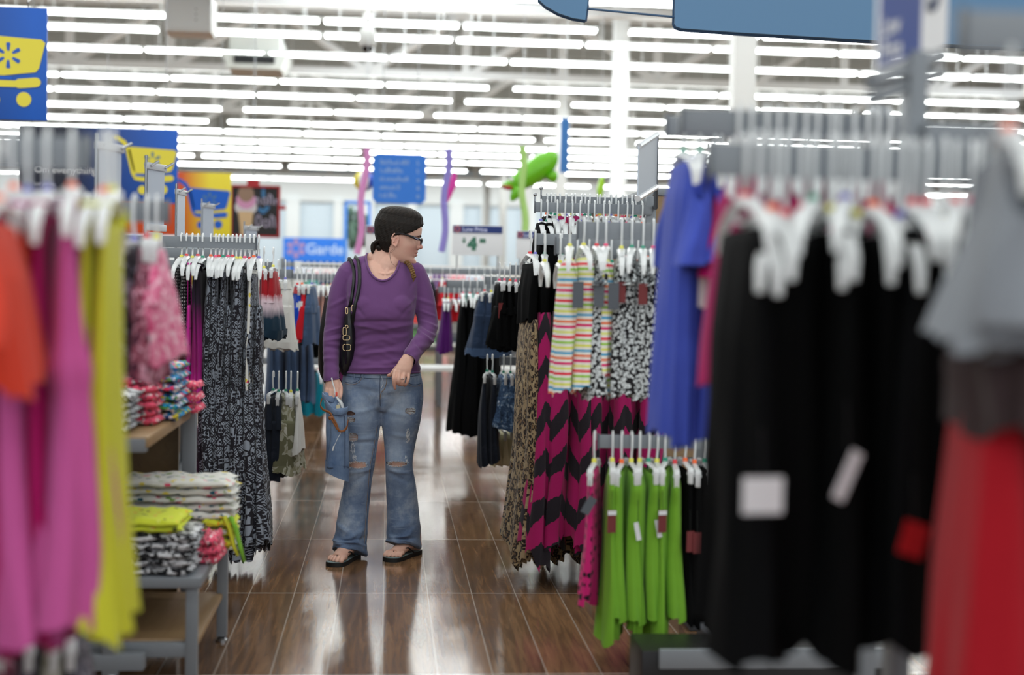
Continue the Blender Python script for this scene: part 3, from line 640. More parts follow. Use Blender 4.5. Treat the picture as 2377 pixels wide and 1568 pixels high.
def grid(mb, P, closed=True, mi=0):
    """rows of points with uv in metres"""
    nz, na = len(P), len(P[0]); vs = [p for r in P for p in r]; per = [0.0]
    mid = P[nz//2]
    for i in range(na): per.append(per[-1]+(Vector(mid[(i+1) % na])-Vector(mid[i])).length)
    fs, uv = [], []
    for j in range(nz-1):
        for i in range(na if closed else na-1):
            i2 = (i+1) % na; fs.append((j*na+i, j*na+i2, (j+1)*na+i2, (j+1)*na+i))
            uv.append([(per[i], P[j][i][2]), (per[i+1], P[j][i2][2]), (per[i+1], P[j+1][i2][2]), (per[i], P[j+1][i][2])])
    mb.add(vs, fs, uv, mi)
def cloth(mb, prof, seed=0, wav=.008, k=9, nz=34, na=60, y0=0, x0=0, lean=.01, hem=.012, capt=True, curl=0.0):
    """hanging cloth: profile rows (z, half depth, half thickness, wave factor), wide along y, thin along x"""
    rd = random.Random(seed); ph = [rd.random()*6.28 for _ in range(8)]; zs = [p[0] for p in prof][::-1]
    hy_ = [p[1] for p in prof][::-1]; hx_ = [p[2] for p in prof][::-1]; wf = [(p[3] if len(p) > 3 else None) for p in prof][::-1]
    z1, z0 = prof[0][0], prof[-1][0]; P = []
    for j in range(nz+1):
        f = j/nz; z = z1+(z0-z1)*f; hy = np.interp(z, zs, hy_); hx = np.interp(z, zs, hx_)
        w = wav*(f**.8) if wf[0] is None else wav*np.interp(z, zs, [q or 0 for q in wf]); row = []
        for i in range(na):
            t = 2*PI*i/na; c, s = math.cos(t), math.sin(t)
            x = hx*math.copysign(abs(c)**.8, c); y = hy*math.copysign(abs(s)**.85, s)
            wv = math.sin(k*t+ph[0]+1.2*math.sin(2.2*z*3+ph[1]))+.5*math.sin((k+4)*t+ph[2]+2*z); w2 = math.sin((k-2)*t+ph[3]+1.4*z*3)
            x += w*wv*(.45+.55*abs(c))+lean*math.sin(5*z+ph[4])*f+curl*f*f; y += w*.8*w2+lean*.8*math.sin(4*z+ph[5])*f
            zz = z+hem*f*f*math.sin(3*t+ph[6])+hem*.5*f**4*math.sin(k*t+ph[7])
            row.append((x0+x, y0+y, zz))
        P.append(row)
    if capt:
        c0 = P[0]; m = (x0+sum(p[0]-x0 for p in c0)/na, y0+sum(p[1]-y0 for p in c0)/na)
        P.insert(0, [(m[0]+(p[0]-m[0])*.25, m[1]+(p[1]-m[1])*.8, z1+.004) for p in c0])
    grid(mb, P)
def strap(mb, a, b, w=.006, sag=0.0):
    a, b = Vector(a), Vector(b); mb.tube([a, (a+b)/2+Vector((sag, 0, 0)), b], w, 6, flat=.3)
def sleeve(mb, sgn, seed, ln=.20, top=-.135, w=.075, droop=.05, th=.03):
    rd = random.Random(seed); P = []; n = 26
    for j in range(11):
        f = j/10; cy_ = sgn*(.165+droop*f); cz = top-.035-ln*f; row = []
        for i in range(n):
            t = 2*PI*i/n; r = 1+.10*math.sin(4*t+seed+3*f)
            row.append((th*(.45+.8*f)*math.cos(t)*r+.012*math.sin(3*f+seed), cy_+w*(.75+.35*f)*math.sin(t)*r*.75, cz+.045*sgn*math.sin(t)*(-1)*(1-f)))
        P.append(row)
    grid(mb, P)
def tagpart(parent, y, z, m, w=.035, h=.06, x=-.02, rz=.3, name='price_tag', rx=.0, white_top=False):
    R = Matrix.Rotation(rz, 3, 'Z')@Matrix.Rotation(rx, 3, 'Y')
    mb = MB(); mb.box((x, y, z), (w, .0016, h), R=R)
    o = mb.build(name, m, parent, smooth=False); MB().tube([(x, y, z+h/2), (x*.3, y+.02, z+h/2+.07)], .0008, 4).build('tag_string', BLACKP, o)
    if white_top: MB().box(Vector((x, y, z))+R@Vector((0, -.0015, h*.38)), (w*.98, .001, h*.2), R=R).build('barcode', TAGW, o, smooth=False)
    return o

GP = {}
def proto(key, name, cat, make):
    t = thing(name, 'g', cat); make(t); GP[key] = [t, [o for o in C.objects if o.parent == t], False]; KIDS[t.name] = GP[key][1]
def place(key, loc, rz, label, group, sc=None):
    g = GP[key]
    if not g[2]:
        g[2] = True; o = g[0]; o.location = loc; o.rotation_euler = (0, 0, rz); o['label'] = label; o['group'] = group
        if sc: o.scale = sc
        return o
    return dup(g[0], loc, rz, label, group, scale=sc)

def P_dress(key, mat, prof, seed, name='hanging_dress', cat='dress', straps=None, tagm=None, wav=.010, k=10, extra=None, body='body', lean=.012, hem=.012, sl=None, curl=0):
    def mk(t):
        mb = MB(); cloth(mb, prof, seed, wav, k, lean=lean, hem=hem, curl=curl); mb.build(body, F[mat], t, smooth='all')
        if straps:
            for y in (-straps[0], straps[0]):
                q = MB(); strap(q, (-.006, y, straps[1]), (-.008, y*.8, prof[0][0]-.005), straps[2] if len(straps) > 2 else .006); strap(q, (.006, y, straps[1]), (.008, y*.8, prof[0][0]-.005), straps[2] if len(straps) > 2 else .006)
                q.build('strap', straps[3] if len(straps) > 3 else F[mat], t)
        if sl:
            for s_ in (-1, 1):
                q = MB(); sleeve(q, s_, seed+s_, **sl); q.build('sleeve', F[mat], t, smooth='all')
        if tagm: tagm(t)
        if extra: extra(t)
    proto(key, name, cat, mk)
def P_shorts(key, mat, seed, top=-.115, rise=.17, leg=.20, hy=.17, hx=.018, name='hanging_shorts', cat='shorts', hem=.01, cuff=None, tagm=None, flare=1.5, wav=.006, band=None, splay=.03):
    def mk(t):
        mb = MB(); cloth(mb, [(top, hy*.86, hx*.8), (top-.04, hy*.9, hx*1.1), (top-rise*.6, hy, hx*1.6), (top-rise, hy*1.05, hx*1.7)], seed, wav, 8, nz=14, lean=.006, hem=0)
        mb.build('hips', F[mat], t, smooth='all')
        for s_ in (-1, 1):
            q = MB(); cloth(q, [(top-rise*.75, hy*.54, hx*1.5), (top-rise, hy*.56, hx*1.6), (top-rise-leg, hy*.56, hx*flare+.012)], seed+3*s_, wav*1.6, 6, nz=18, na=36, y0=s_*hy*.5, x0=splay*.2*s_, lean=.01, hem=hem)
            o = q.build('leg', F[mat], t, smooth='all')
            if cuff:
                q = MB(); cloth(q, [(top-rise-leg+.03, hy*.58, hx*flare+.014), (top-rise-leg-.012, hy*.60, hx*flare+.017)], seed+3*s_, .006, 9, nz=4, na=36, y0=s_*hy*.5, x0=splay*.2*s_, lean=.01, hem=hem, capt=False); q.build('cuff', F[cuff], o, smooth='all')
        if band:
            q = MB(); cloth(q, [(top+.004, hy*.88, hx*.95), (top-.035, hy*.92, hx*1.25)], seed, .001, 8, nz=3, lean=0, hem=0, capt=False); q.build('waistband', F[band], t, smooth='all')
        if tagm: tagm(t)
    proto(key, name, cat, mk)

TG = lambda y, z, m, **k: (lambda t: tagpart(t, y, z, m, **k))
# prototypes
P_dress('pink', 'pink', [(-.13, .175, .012), (-.20, .18, .026), (-.34, .19, .044), (-.39, .205, .060), (-.42, .20, .050), (-.80, .225, .080)], 3, straps=(.14, -.118, .010), wav=.013, k=11, lean=.02)
P_dress('pink2', 'pink', [(-.13, .165, .012), (-.22, .17, .024), (-.40, .185, .044), (-.80, .22, .066)], 9, straps=(.14, -.118, .010), wav=.014, k=9, lean=.02)
P_dress('magenta', 'magenta', [(-.14, .16, .012), (-.30, .17, .026), (-.82, .20, .040)], 5, straps=(.14, -.118, .010), wav=.012)
P_dress('orange', 'orange', [(-.125, .15, .012), (-.20, .17, .03), (-.36, .17, .045)], 7, name='hanging_shirt', cat='shirt', sl=dict(ln=.12, w=.07), wav=.010)
P_dress('yellow', 'yellow', [(-.145, .165, .010), (-.26, .17, .014), (-.50, .18, .018), (-.80, .19, .026)], 12, straps=(.14, -.118, .010), wav=.012, k=12, lean=.02)
P_shorts('dshort', 'dfloral', 14, rise=.13, leg=.15, hx=.022)
P_shorts('pshort', 'pfloral', 15, rise=.12, leg=.13, hx=.024)
P_shorts('rshort', 'dpfloral', 16, rise=.13, leg=.18, hx=.022)
P_dress('maxi', 'tribal', [(-.30, .15, .016), (-.33, .16, .022), (-.42, .17, .026), (-.62, .17, .026), (-.645, .165, .018), (-.70, .18, .028), (-1.34, .27, .050)], 21, straps=(.15, -.13, .0075, plain('grey_ribbon_strap', srgb(112, 114, 122), .6)), wav=.012, k=13, lean=.015, hem=.03)
P_dress('maxib', 'tribal', [(-.16, .16, .014), (-.30, .165, .022), (-.50, .17, .026), (-.64, .165, .020), (-.70, .18, .030), (-1.37, .27, .055)], 22, wav=.012, k=11, lean=.02, hem=.03)
P_dress('ombremaxi', 'ombre', [(-.15, .165, .014), (-.50, .17, .022), (-.58, .165, .018), (-.72, .18, .024)], 23, name='hanging_shirt', cat='shirt', straps=(.14, -.118, .010))
P_dress('magmaxi', 'magdot', [(-.30, .165, .014), (-.50, .17, .020), (-.64, .165, .014), (-1.10, .20, .026)], 24, straps=(.14, -.118, .010), wav=.010)
P_dress('dotblack', 'blackdot', [(-.15, .165, .012), (-.55, .17, .022)], 25, name='hanging_shirt', cat='shirt')
P_dress('creamlong', 'ditsy', [(-.15, .165, .012), (-.8, .18, .022), (-1.15, .22, .03)], 26)
P_shorts('dip', 'dip', 27, rise=.16, leg=.17, hx=.024, flare=2.2, cuff='dip')
P_shorts('wshort', 'white', 28, rise=.17, leg=.19, hx=.03, flare=2.0, cuff='white', band='white')
P_shorts('bshort', 'cobalt', 29, rise=.16, leg=.16, hx=.018, band='redtee')
P_shorts('reds', 'redtee', 30, rise=.16, leg=.16, hx=.02, tagm=TG(-.17, -.24, TAGW, w=.028, h=.075))
P_shorts('denims', 'denim', 31, rise=.16, leg=.20, hx=.022)
P_dress('dskirt', 'denim', [(-.11, .17, .014), (-.2, .18, .02), (-.56, .19, .032)], 32, name='hanging_skirt', cat='skirt', wav=.008)
P_shorts('blackdn', 'denimn', 33, rise=.16, leg=.26, hx=.024)
P_shorts('camo', 'camo', 34, rise=.16, leg=.22, hx=.028, flare=2.0, cuff='camo')
P_dress('whtri', 'white', [(-.11, .12, .012), (-.40, .20, .035)], 35, name='hanging_skirt', cat='skirt')
P_dress('peach', 'peach', [(-.14, .16, .012), (-.5, .17, .02)], 36, name='hanging_shirt', cat='shirt')
P_dress('tealt', 'teal', [(-.12, .16, .02), (-.42, .19, .05)], 37, name='hanging_shirt', cat='shirt')
# right side
P_dress('legging', 'black', [(-.15, .15, .014), (-.24, .16, .028), (-.45, .15, .034), (-.76, .13, .036)], 41, name='hanging_leggings', cat='leggings', wav=.008, k=6)
P_dress('blackpant', 'black2', [(-.14, .17, .016), (-.30, .18, .034), (-.60, .18, .040), (-.78, .19, .05)], 42, name='hanging_trousers', cat='trousers', wav=.013, k=7, tagm=TG(-.21, -.52, TAGW, w=.062, h=.052, x=-.0, rz=.2), curl=-.0)
P_dress('blackpant2', 'black', [(-.14, .17, .016), (-.30, .18, .034), (-.60, .18, .045), (-.77, .19, .05)], 43, name='hanging_trousers', cat='trousers', wav=.013, k=8, tagm=TG(-.21, -.49, TAGW, w=.02, h=.075, x=-.0, rz=.4, rx=.45))
P_dress('blackpant3', 'black2', [(-.14, .17, .016), (-.30, .18, .034), (-.60, .18, .045), (-.78, .19, .05)], 44, name='hanging_trousers', cat='trousers', wav=.013, k=6, tagm=TG(-.22, -.60, TAGR, w=.045, h=.05, x=.0, rz=.5, rx=.3))
P_dress('mag2', 'magenta', [(-.13, .165, .012), (-.2, .18, .03), (-.55, .19, .045)], 45, name='hanging_shirt', cat='shirt', straps=(.14, -.118, .010))
P_dress('bluetee', 'blue', [(-.12, .16, .014), (-.2, .18, .034), (-.45, .18, .04), (-.76, .19, .045)], 46, name='hanging_shirt', cat='shirt', sl=dict(ln=.19, w=.075, droop=.06), wav=.012, tagm=TG(-.20, -.41, TAGW, w=.03, h=.085, x=.03, rz=.1))
P_dress('magtee', 'magenta', [(-.12, .16, .014), (-.2, .18, .034), (-.60, .19, .045)], 47, name='hanging_shirt', cat='shirt', sl=dict(ln=.22, w=.075, droop=.06), wav=.012)
P_dress('greytee', 'grey', [(-.13, .17, .018), (-.20, .15, .022), (-.36, .18, .075)], 48, name='hanging_shirt', cat='shirt', sl=dict(ln=.17, w=.06, droop=.0, th=.04), wav=.010)
P_dress('brownsh', 'brown', [(-.33, .17, .045), (-.39, .18, .055), (-.46, .17, .045)], 49, name='hanging_shirt', cat='shirt', wav=.016)
P_dress('redpant', 'red', [(-.38, .16, .04), (-.6, .17, .055), (-1.25, .18, .07)], 50, name='hanging_trousers', cat='trousers', wav=.014, k=8)
P_dress('stripe', 'stripe', [(-.135, .15, .014), (-.17, .17, .038), (-.30, .17, .045), (-.60, .18, .047)], 51, name='hanging_shirt', cat='shirt', wav=.006, tagm=TG(-.19, -.26, GREYD, w=.036, h=.09, x=.035, rz=.1))
P_dress('blotch', 'blotch', [(-.125, .15, .014), (-.17, .17, .034), (-.60, .18, .050)], 52, name='hanging_shirt', cat='shirt', wav=.006, sl=dict(ln=.05, w=.05, droop=.0, th=.02))
P_dress('blotch2', 'blotch', [(-.125, .15, .014), (-.17, .17, .034), (-.60, .18, .052)], 53, name='hanging_shirt', cat='shirt', wav=.007, tagm=TG(-.19, -.25, TAGM, w=.03, h=.07, x=.0, rz=.1))
P_dress('salmon', 'salmon', [(-.125, .15, .012), (-.17, .17, .018), (-.64, .18, .022)], 54, name='hanging_shirt', cat='shirt')
def chev_extra(t):
    mb = MB(); cloth(mb, [(-.135, .13, .012), (-.17, .15, .028), (-.26, .16, .036), (-.345, .15, .030)], 55, .004, 8, nz=12, lean=.004, hem=.0); mb.build('bodice', F['black'], t, smooth='all')
P_dress('chev', 'chevron', [(-.34, .152, .032), (-.40, .17, .044), (-.80, .24, .062), (-1.36, .31, .080)], 55, wav=.016, k=11, extra=chev_extra, body='skirt', lean=.015, hem=.05)
P_dress('chevb', 'chevron', [(-.34, .152, .034), (-.40, .17, .044), (-.80, .24, .060), (-1.30, .29, .075)], 56, wav=.016, k=9, extra=chev_extra, body='skirt', lean=.015, hem=.05)
P_dress('leo', 'leopard', [(-.38, .16, .022), (-.5, .18, .03), (-1.0, .23, .045), (-1.41, .27, .06)], 57, wav=.014, k=12, hem=.03, extra=lambda t: (lambda mb: (cloth(mb, [(-.14, .15, .012), (-.25, .16, .028), (-.39, .16, .024)], 58, .004, 8, nz=10), mb.build('bodice', F['black'], t, smooth='all')))(MB()))
P_dress('pindot', 'blackdot', [(-.6, .16, .02), (-1.05, .2, .03)], 59, wav=.01)
P_dress('bow', 'magenta', [(-.10, .10, .020), (-.135, .14, .035), (-.16, .12, .025), (-.24, .15, .03), (-.5, .17, .035)], 60, name='hanging_shirt', cat='shirt', wav=.012, k=7)
P_dress('crochet', 'black2', [(-.10, .12, .02), (-.2, .18, .035), (-.45, .2, .045), (-.7, .22, .05)], 61, name='hanging_shirt', cat='shirt', wav=.014, k=12, sl=dict(ln=.3, w=.09, droop=.06))
P_shorts('blkbloom', 'black', 62, rise=.16, leg=.18, hx=.02, flare=2.4, cuff='black', wav=.010)
P_shorts('blkbloomt', 'black', 63, rise=.16, leg=.18, hx=.02, flare=2.4, cuff='black', wav=.010, tagm=TG(-.18, -.26, TAGM, w=.036, h=.085, x=-.01))
P_shorts('denimd', 'denimd', 64, rise=.17, leg=.2, hx=.03, flare=2.6, cuff='denim')
P_dress('blackmaxi', 'black2', [(-.14, .16, .014), (-.3, .18, .035), (-1.05, .26, .075)], 65, wav=.014, k=9)
P_dress('purplet', 'purple', [(-.12, .16, .014), (-.5, .18, .04)], 66, name='hanging_shirt', cat='shirt')
P_dress('jeanlong', 'denimn', [(-.12, .15, .016), (-.3, .16, .03), (-.62, .15, .04)], 67, name='hanging_jeans', cat='jeans', wav=.01)
P_shorts('distress', 'distress', 68, rise=.15, leg=.14, hx=.03, flare=2.2, cuff='distress', wav=.012)
P_dress('creamp', 'cream', [(-.12, .14, .02), (-.30, .15, .05)], 69, name='hanging_trousers', cat='trousers', wav=.01)
P_dress('lime', 'lime', [(-.125, .14, .012), (-.16, .16, .022), (-.22, .15, .026), (-.60, .16, .034)], 71, name='hanging_trousers', cat='trousers', wav=.011, k=8)
P_dress('limet', 'lime', [(-.125, .14, .012), (-.16, .16, .022), (-.22, .15, .026), (-.68, .17, .036)], 72, name='hanging_trousers', cat='trousers', wav=.012, k=7, tagm=TG(-.175, -.27, TAGM, w=.030, h=.075, x=-.0, white_top=True))
P_dress('limew', 'lime', [(-.125, .14, .012), (-.16, .16, .030), (-.22, .15, .030), (-.64, .16, .034)], 73, name='hanging_trousers', cat='trousers', wav=.012, k=9, tagm=TG(-.175, -.30, TAGW, w=.016, h=.06, x=.0, rx=-.2))
P_dress('pinkdot', 'pinkdot', [(-.125, .12, .012), (-.16, .13, .016), (-.56, .14, .024)], 74, name='hanging_trousers', cat='trousers', wav=.011, k=8, tagm=TG(-.17, -.22, GREYD, w=.03, h=.06, x=.0, rx=.5))
P_dress('blackcap', 'black', [(-.125, .14, .012), (-.16, .15, .02), (-.62, .16, .032)], 75, name='hanging_trousers', cat='trousers', wav=.011, k=8, tagm=TG(-.175, -.34, TAGM, w=.026, h=.07, x=.0))
P_dress('redtee', 'redtee', [(-.12, .15, .03), (-.2, .17, .05), (-.45, .17, .06)], 76, name='hanging_shirt', cat='shirt', sl=dict(ln=.15, w=.08))
P_dress('aquat', 'aqua', [(-.12, .15, .03), (-.2, .17, .05), (-.45, .17, .06)], 77, name='hanging_shirt', cat='shirt', sl=dict(ln=.15, w=.08))
P_dress('navyt', 'navy', [(-.12, .15, .03), (-.2, .17, .05), (-.5, .17, .06)], 78, name='hanging_shirt', cat='shirt', sl=dict(ln=.15, w=.08))
P_dress('whitet', 'white', [(-.12, .15, .03), (-.2, .17, .05), (-.5, .17, .06)], 79, name='hanging_shirt', cat='shirt', sl=dict(ln=.15, w=.08))

def rack(label, x0, x1, Y, z, post='outer', left=True, h=.05, knob=False, foot=True):
    """a flat hang rail from its post out towards the aisle; x0 < x1"""
    px_ = x0 if left else x1; root = thing('garment_rack', label, 'garment rack', (px_, Y, 0), 0, None)
    MB().box(((x0+x1)/2-px_, 0, z-h/2), (x1-x0, .014, h), .002).build('rail', GREY, root)
    e = x1-px_ if left else x0-px_
    MB().box((e, 0, z-h/2), (.006, .022, h+.008), .002).build('end_cap', GREYD, root)
    MB().box((0, .03, (z+.04)/2), (.045, .045, z+.04), .004).build('post', GREY, root)
    if foot: MB().box((0, .03, .03), (.10, .20, .06), .01).build('foot', GREYD, root)
    if knob: MB().tube([(e, 0, z), (e, 0, z+.03)], .004, 6).ball((e, 0, z+.035), .009).build('knob', CHROME, root)
    return root
RND = random.Random(11)
OFF = {'the pink dress rail': -36, 'the yellow dress rail': -70, 'the floral shorts rail': -42, 'the dip dyed shorts rail': -18, 'the white shorts rail': -14, 'the denim skirt rail': -16, 'the blue and red shorts rail': -10, 'the low rail under the pink dresses': -30,
       'the lime trouser rail': -10, 'the long black dress rail': 28, 'the black shorts rail': 14, 'the denim shorts rail': 14, 'the purple top rail': 10, 'the distressed denim rail': 8, 'the royal blue top rail': 12, 'the nearest rail': -20, 'the black trouser rail': 6, 'the striped tank top rail': 4, 'the chevron dress rail': 12}
def hang_row(items, Yr, z, where, front=True, ends_right=True, hk='top', first_aisle=True, jz=.12, hs=.12):
    """items: (pixel x at the near edges, garment key or None, label words, group) left to right in the photo"""
    n = len(items)
    for i, it in enumerate(items):
        px_, key, lab, grp = it[:4]; hkind = it[4] if len(it) > 4 else hk; Yn = Yr-.17 if len(it) < 6 else it[5]
        X = at(px_+OFF.get(where, 0), 600, Yn if px_ < 900 else Yr).x; rz = (RND.random()-.5)*jz*2-math.atan2(X, Yr)*(.85 if X > 0 else .45); k = (n-1-i) if first_aisle else i
        pos = nth(k)+' from the aisle on '+where
        hanger(hkind, RND.randrange(6), front, (X, Yr, z+.002), rz, 'clear hanger '+pos, 'clear hangers on '+where, (1, 1, .97+RND.random()*hs))
        if key: place(key, (X, Yr, z+.002), rz, lab+', '+pos, grp, (1, 1, 1+(RND.random()-.5)*.05))
def xs(a, b, n, j=.25):
    s = (b-a)/max(1, n-1); return [a+s*i+(RND.random()-.5)*s*j for i in range(n)]

# ---- the tall left panel run the racks are fixed to
def gondola(label, x, y0, y1, zt, w=.05):
    root = thing('display_wall', label, 'display wall', (x, y0, 0)); L = y1-y0
    mb = MB(); mb.box((0, L/2, zt/2), (.03, L, zt-.06)); mb.build('back_panel', OAKD, root, smooth=False)
    n = max(2, int(round(L/1.22))+1)
    for k in range(n): MB().box((0, L*k/(n-1), zt/2), (.05, .045, zt), .004).build('upright', GREY, root)
    MB().box((0, L/2, zt-.02), (.055, L, .04), .004).build('top_cap', GREY, root)
    MB().box((0, L/2, .07), (.42, L, .14), .01).build('base_deck', GREYD, root)
    return root
gondola('brown panelled display wall behind the pink and tribal dresses', -1.36, 1.4, 9.6, 1.36)
# L1 nearest left
rack('grey rail holding the pink and yellow dresses', -1.20, -.505, 2.45, 1.535, h=.055)
W1 = 'the pink dress rail'
hang_row([(-330, 'pink2', 'orchid pink dress', 'orchid pink dresses'), (-210, 'magenta', 'deep magenta dress', 'deep magenta dresses'), (-90, 'pink2', 'orchid pink dress', 'orchid pink dresses'), (0, 'magenta', 'deep magenta dress', 'deep magenta dresses'), (36, 'pink2', 'orchid pink dress', 'orchid pink dresses'), (84, 'magenta', 'deep magenta dress', 'deep magenta dresses'), (146, 'pink', 'flared orchid pink dress', 'orchid pink dresses'), (226, 'yellow', 'lemon yellow dress', 'lemon yellow dresses'), (247, 'yellow', 'lemon yellow dress', 'lemon yellow dresses')], 2.45, 1.535, W1)
X = at(-74, 600, 2.0).x; hanger('top', 0, True, (X, 2.15, 1.50), 0, 'clear hanger holding the coral orange top', 'clear hangers on the pink dress rail'); place('orange', (X, 2.15, 1.50), .1, 'coral orange top in front of the pink dresses', None)
rack('grey rail holding only the coral orange top', -1.20, -.60, 2.15, 1.498, h=.05)
# L2
rack('grey rail holding the floral shorts', -1.20, -.515, 3.38, 1.478, h=.05)
hang_row([(205, 'rshort', 'dusky rose floral shorts', 'rose floral shorts'), (250, 'dshort', 'navy floral shorts', 'navy floral shorts'), (285, 'dshort', 'navy floral shorts', 'navy floral shorts'), (322, 'dshort', 'navy floral shorts', 'navy floral shorts'), (352, 'rshort', 'dusky rose floral shorts', 'rose floral shorts'), (376, 'pshort', 'bright pink floral shorts', 'pink floral shorts')], 3.38, 1.478, 'the floral shorts rail', hk='clip')
# L3 maxi dresses
rack('grey rail holding the grey tribal print maxi dresses', -1.26, -.585, 6.38, 1.474)
pxs = xs(478, 566, 11); it = [(408, 'dotblack', 'black top with white pin dots', 'black pin dot tops'), (420, 'dotblack', 'black top with white pin dots', 'black pin dot tops'), (434, 'magmaxi', 'orchid sprig dress', 'orchid sprig dresses'), (447, 'ombremaxi', 'magenta to black ombre top', 'ombre tops'), (459, 'ombremaxi', 'magenta to black ombre top', 'ombre tops')]
it += [(p+4*i*.35, 'maxi' if i % 2 else 'maxib', 'tribal print maxi dress', 'tribal print maxi dresses') for i, p in enumerate(pxs)]
it += [(582, 'creamlong', 'pale ditsy floral maxi dress', None), (592, 'maxi', 'tribal print maxi dress', 'tribal print maxi dresses')]
hang_row(it, 6.38, 1.474, 'the tribal maxi dress rail', front=False)
# rails further along the left run
rack('grey rail holding the dip dyed shorts', -1.26, -.66, 7.35, 1.44)
hang_row([(588, 'dip', 'red, white, navy shorts', 'dip dyed shorts'), (606, 'dip', 'red, white, navy shorts', 'dip dyed shorts'), (624, 'dip', 'red, white, navy shorts', 'dip dyed shorts'), (646, 'dip', 'red, white, navy shorts', 'dip dyed shorts')], 7.35, 1.44, 'the dip dyed shorts rail', hk='clip', front=False)
rack('grey rail holding the white shorts', -1.26, -.655, 8.15, 1.385)
hang_row([(630, 'wshort', 'white cuffed shorts', 'white cuffed shorts'), (655, 'wshort', 'white cuffed shorts', 'white cuffed shorts'), (672, 'wshort', 'white cuffed shorts', 'white cuffed shorts')], 8.15, 1.385, 'the white shorts rail', hk='clip', front=False)
rack('grey rail holding blue, red and denim shorts', -1.26, -.60, 9.0, 1.35)
hang_row([(697, 'bshort', 'red-banded cobalt blue shorts', None), (708, 'reds', 'scarlet shorts', 'scarlet shorts'), (717, 'reds', 'white-tagged scarlet shorts', 'scarlet shorts'), (731, 'denims', 'mid blue denim shorts', None)], 9.0, 1.35, 'the blue and red shorts rail', hk='clip', front=False)
rack('low grey rail holding the denim skirts', -1.26, -.50, 9.9, 1.00)
hang_row([(p, 'dskirt', 'frayed mid blue denim skirt', 'denim skirts') for p in xs(640, 735, 8)], 9.9, 1.00, 'the denim skirt rail', hk='clip')
rack('low grey rail holding black and camouflage shorts', -1.26, -.64, 7.45, .80)
hang_row([(632, 'blackdn', 'black denim shorts', 'black denim shorts'), (645, 'blackdn', 'black denim shorts', 'black denim shorts'), (662, 'camo', 'olive camouflage shorts', 'camouflage shorts'), (674, 'camo', 'olive camouflage shorts', 'camouflage shorts'), (690, 'whtri', 'white flared skirt', None)], 7.45, .80, 'the camouflage shorts rail', hk='clip')
rack('low far rail holding the teal tops', -1.26, -.52, 11.0, .68)
hang_row([(p, 'tealt', 'teal top', 'teal tops') for p in (700, 722, 742)], 11.0, .68, 'the teal top rail')
rack('far rail holding the peach tops', -1.3, -.30, 11.8, 1.33)
hang_row([(p, 'peach', 'pale peach top', 'pale peach tops') for p in xs(728, 778, 6)], 11.8, 1.33, 'the peach top rail')
# price sign holders standing on the left display wall
def holder(label, px, py, Y, z0, w=.14, h=.25, rz=1.0):
    o = at(px, py, Y); root = thing('sign_holder', label, 'sign holder', (o.x, Y, z0), rz, 'sign holders on the left display wall'); H = o.z-z0
    MB().tube([(-w/2-.012, 0, -z0), (-w/2-.012, 0, H+.04)], .006, 8).tube([(-w/2-.012, 0, -z0), (-w/2-.012, 0, -z0+.02)], [.11, .03], 16).build('pole', CHROME, root)
    MB().box((0, 0, H-h/2), (w, .004, h)).build('card', plain('grey_card', srgb(196, 206, 220), .35), root, smooth=False)
    for z in (H, H-h): MB().box((0, 0, z), (w+.03, .016, .028), .004).build('clamp', plain('silver_clamp', srgb(206, 210, 216), .3), root)
    MB().tube([(w/2-.01, -.01, H), (w/2+.015, -.035, H+.022)], .005, 6).build('prong', CHROME, root); MB().tube([(-w/2+.01, -.01, H), (-w/2+.03, -.035, H+.022)], .005, 6).build('prong', CHROME, root)
    MB().box((0, -.0006, H-h-.08), (w*.85, .003, .12)).build('lower_card', plain('white_card_b', srgb(225, 226, 230), .4), root, smooth=False)
    return root
WZ = 1.36
for lab, px, py, Y, rz in (('sign holder above the floral shorts, largest of the row', 255, 342, 5.0, 1.2), ('sign holder just right of the cart emblem wheel', 362, 388, 6.0, 1.24), ('edge-on sign holder in front of the orange sign', 420, 447, 7.6, 1.42), ('sign holder below the orange sign', 483, 478, 9.2, 1.2)):
    holder(lab, px, py, Y, WZ, rz=rz)
holder('small far sign holder below the ice cream board', 583, 530, 9.5, WZ, h=.12, rz=1.1)

# ---- the table fixture with folded clothes
root = thing('display_fixture', 'grey steel fixture on casters with a shelf of folded clothes', 'display fixture', (0, 0, 0))
for X, Yq in ((-.82, 4.36), (-.715, 5.26), (-1.32, 4.36), (-1.32, 5.26)):
    MB().box((X, Yq, .46), (.048, .048, .74), .004).build('post', GREY, root)
    o = MB().tube([(X-.015, Yq, .045), (X+.015, Yq, .045)], .042, 18).build('caster', GREYD, root); MB().box((X, Yq, .085), (.03, .05, .02), .003).build('caster_fork', CHROME, o)
MB().box((-1.03, 4.36, .79), (.62, .05, .042), .004).build('shelf_rail', GREY, root); MB().box((-1.03, 5.26, .79), (.62, .05, .042), .004).build('shelf_rail', GREY, root)
MB().box((-1.03, 4.36, .13), (.62, .05, .05), .004).build('lower_rail', GREY, root)
MB().box((-1.02, 4.82, .80), (.62, .96, .035), .008).build('shelf', OAK, root)
MB().box((-1.07, 5.30, .45), (.62, .02, .66)).build('back_panel', OAKD, root, smooth=False)
root = thing('low_table', 'low grey table with an oak lower shelf, beside the fixture', 'table', (0, 0, 0))
for X, Yq in ((-.590, 4.44), (-.572, 5.10), (-1.16, 4.44), (-1.16, 5.10)):
    MB().box((X, Yq, .195), (.036, .036, .35), .003).build('leg', GREY, root)
    MB().tube([(X, Yq, 0), (X, Yq, .008), (X, Yq, .02)], [.022, .022, .008], 12).build('foot', CHROME, root)
MB().box((-.87, 4.77, .358), (.62, .72, .034), .006).build('top', GREY, root)
MB().box((-.87, 4.78, .165), (.60, .66, .022), .006).build('lower_shelf', OAK, root)
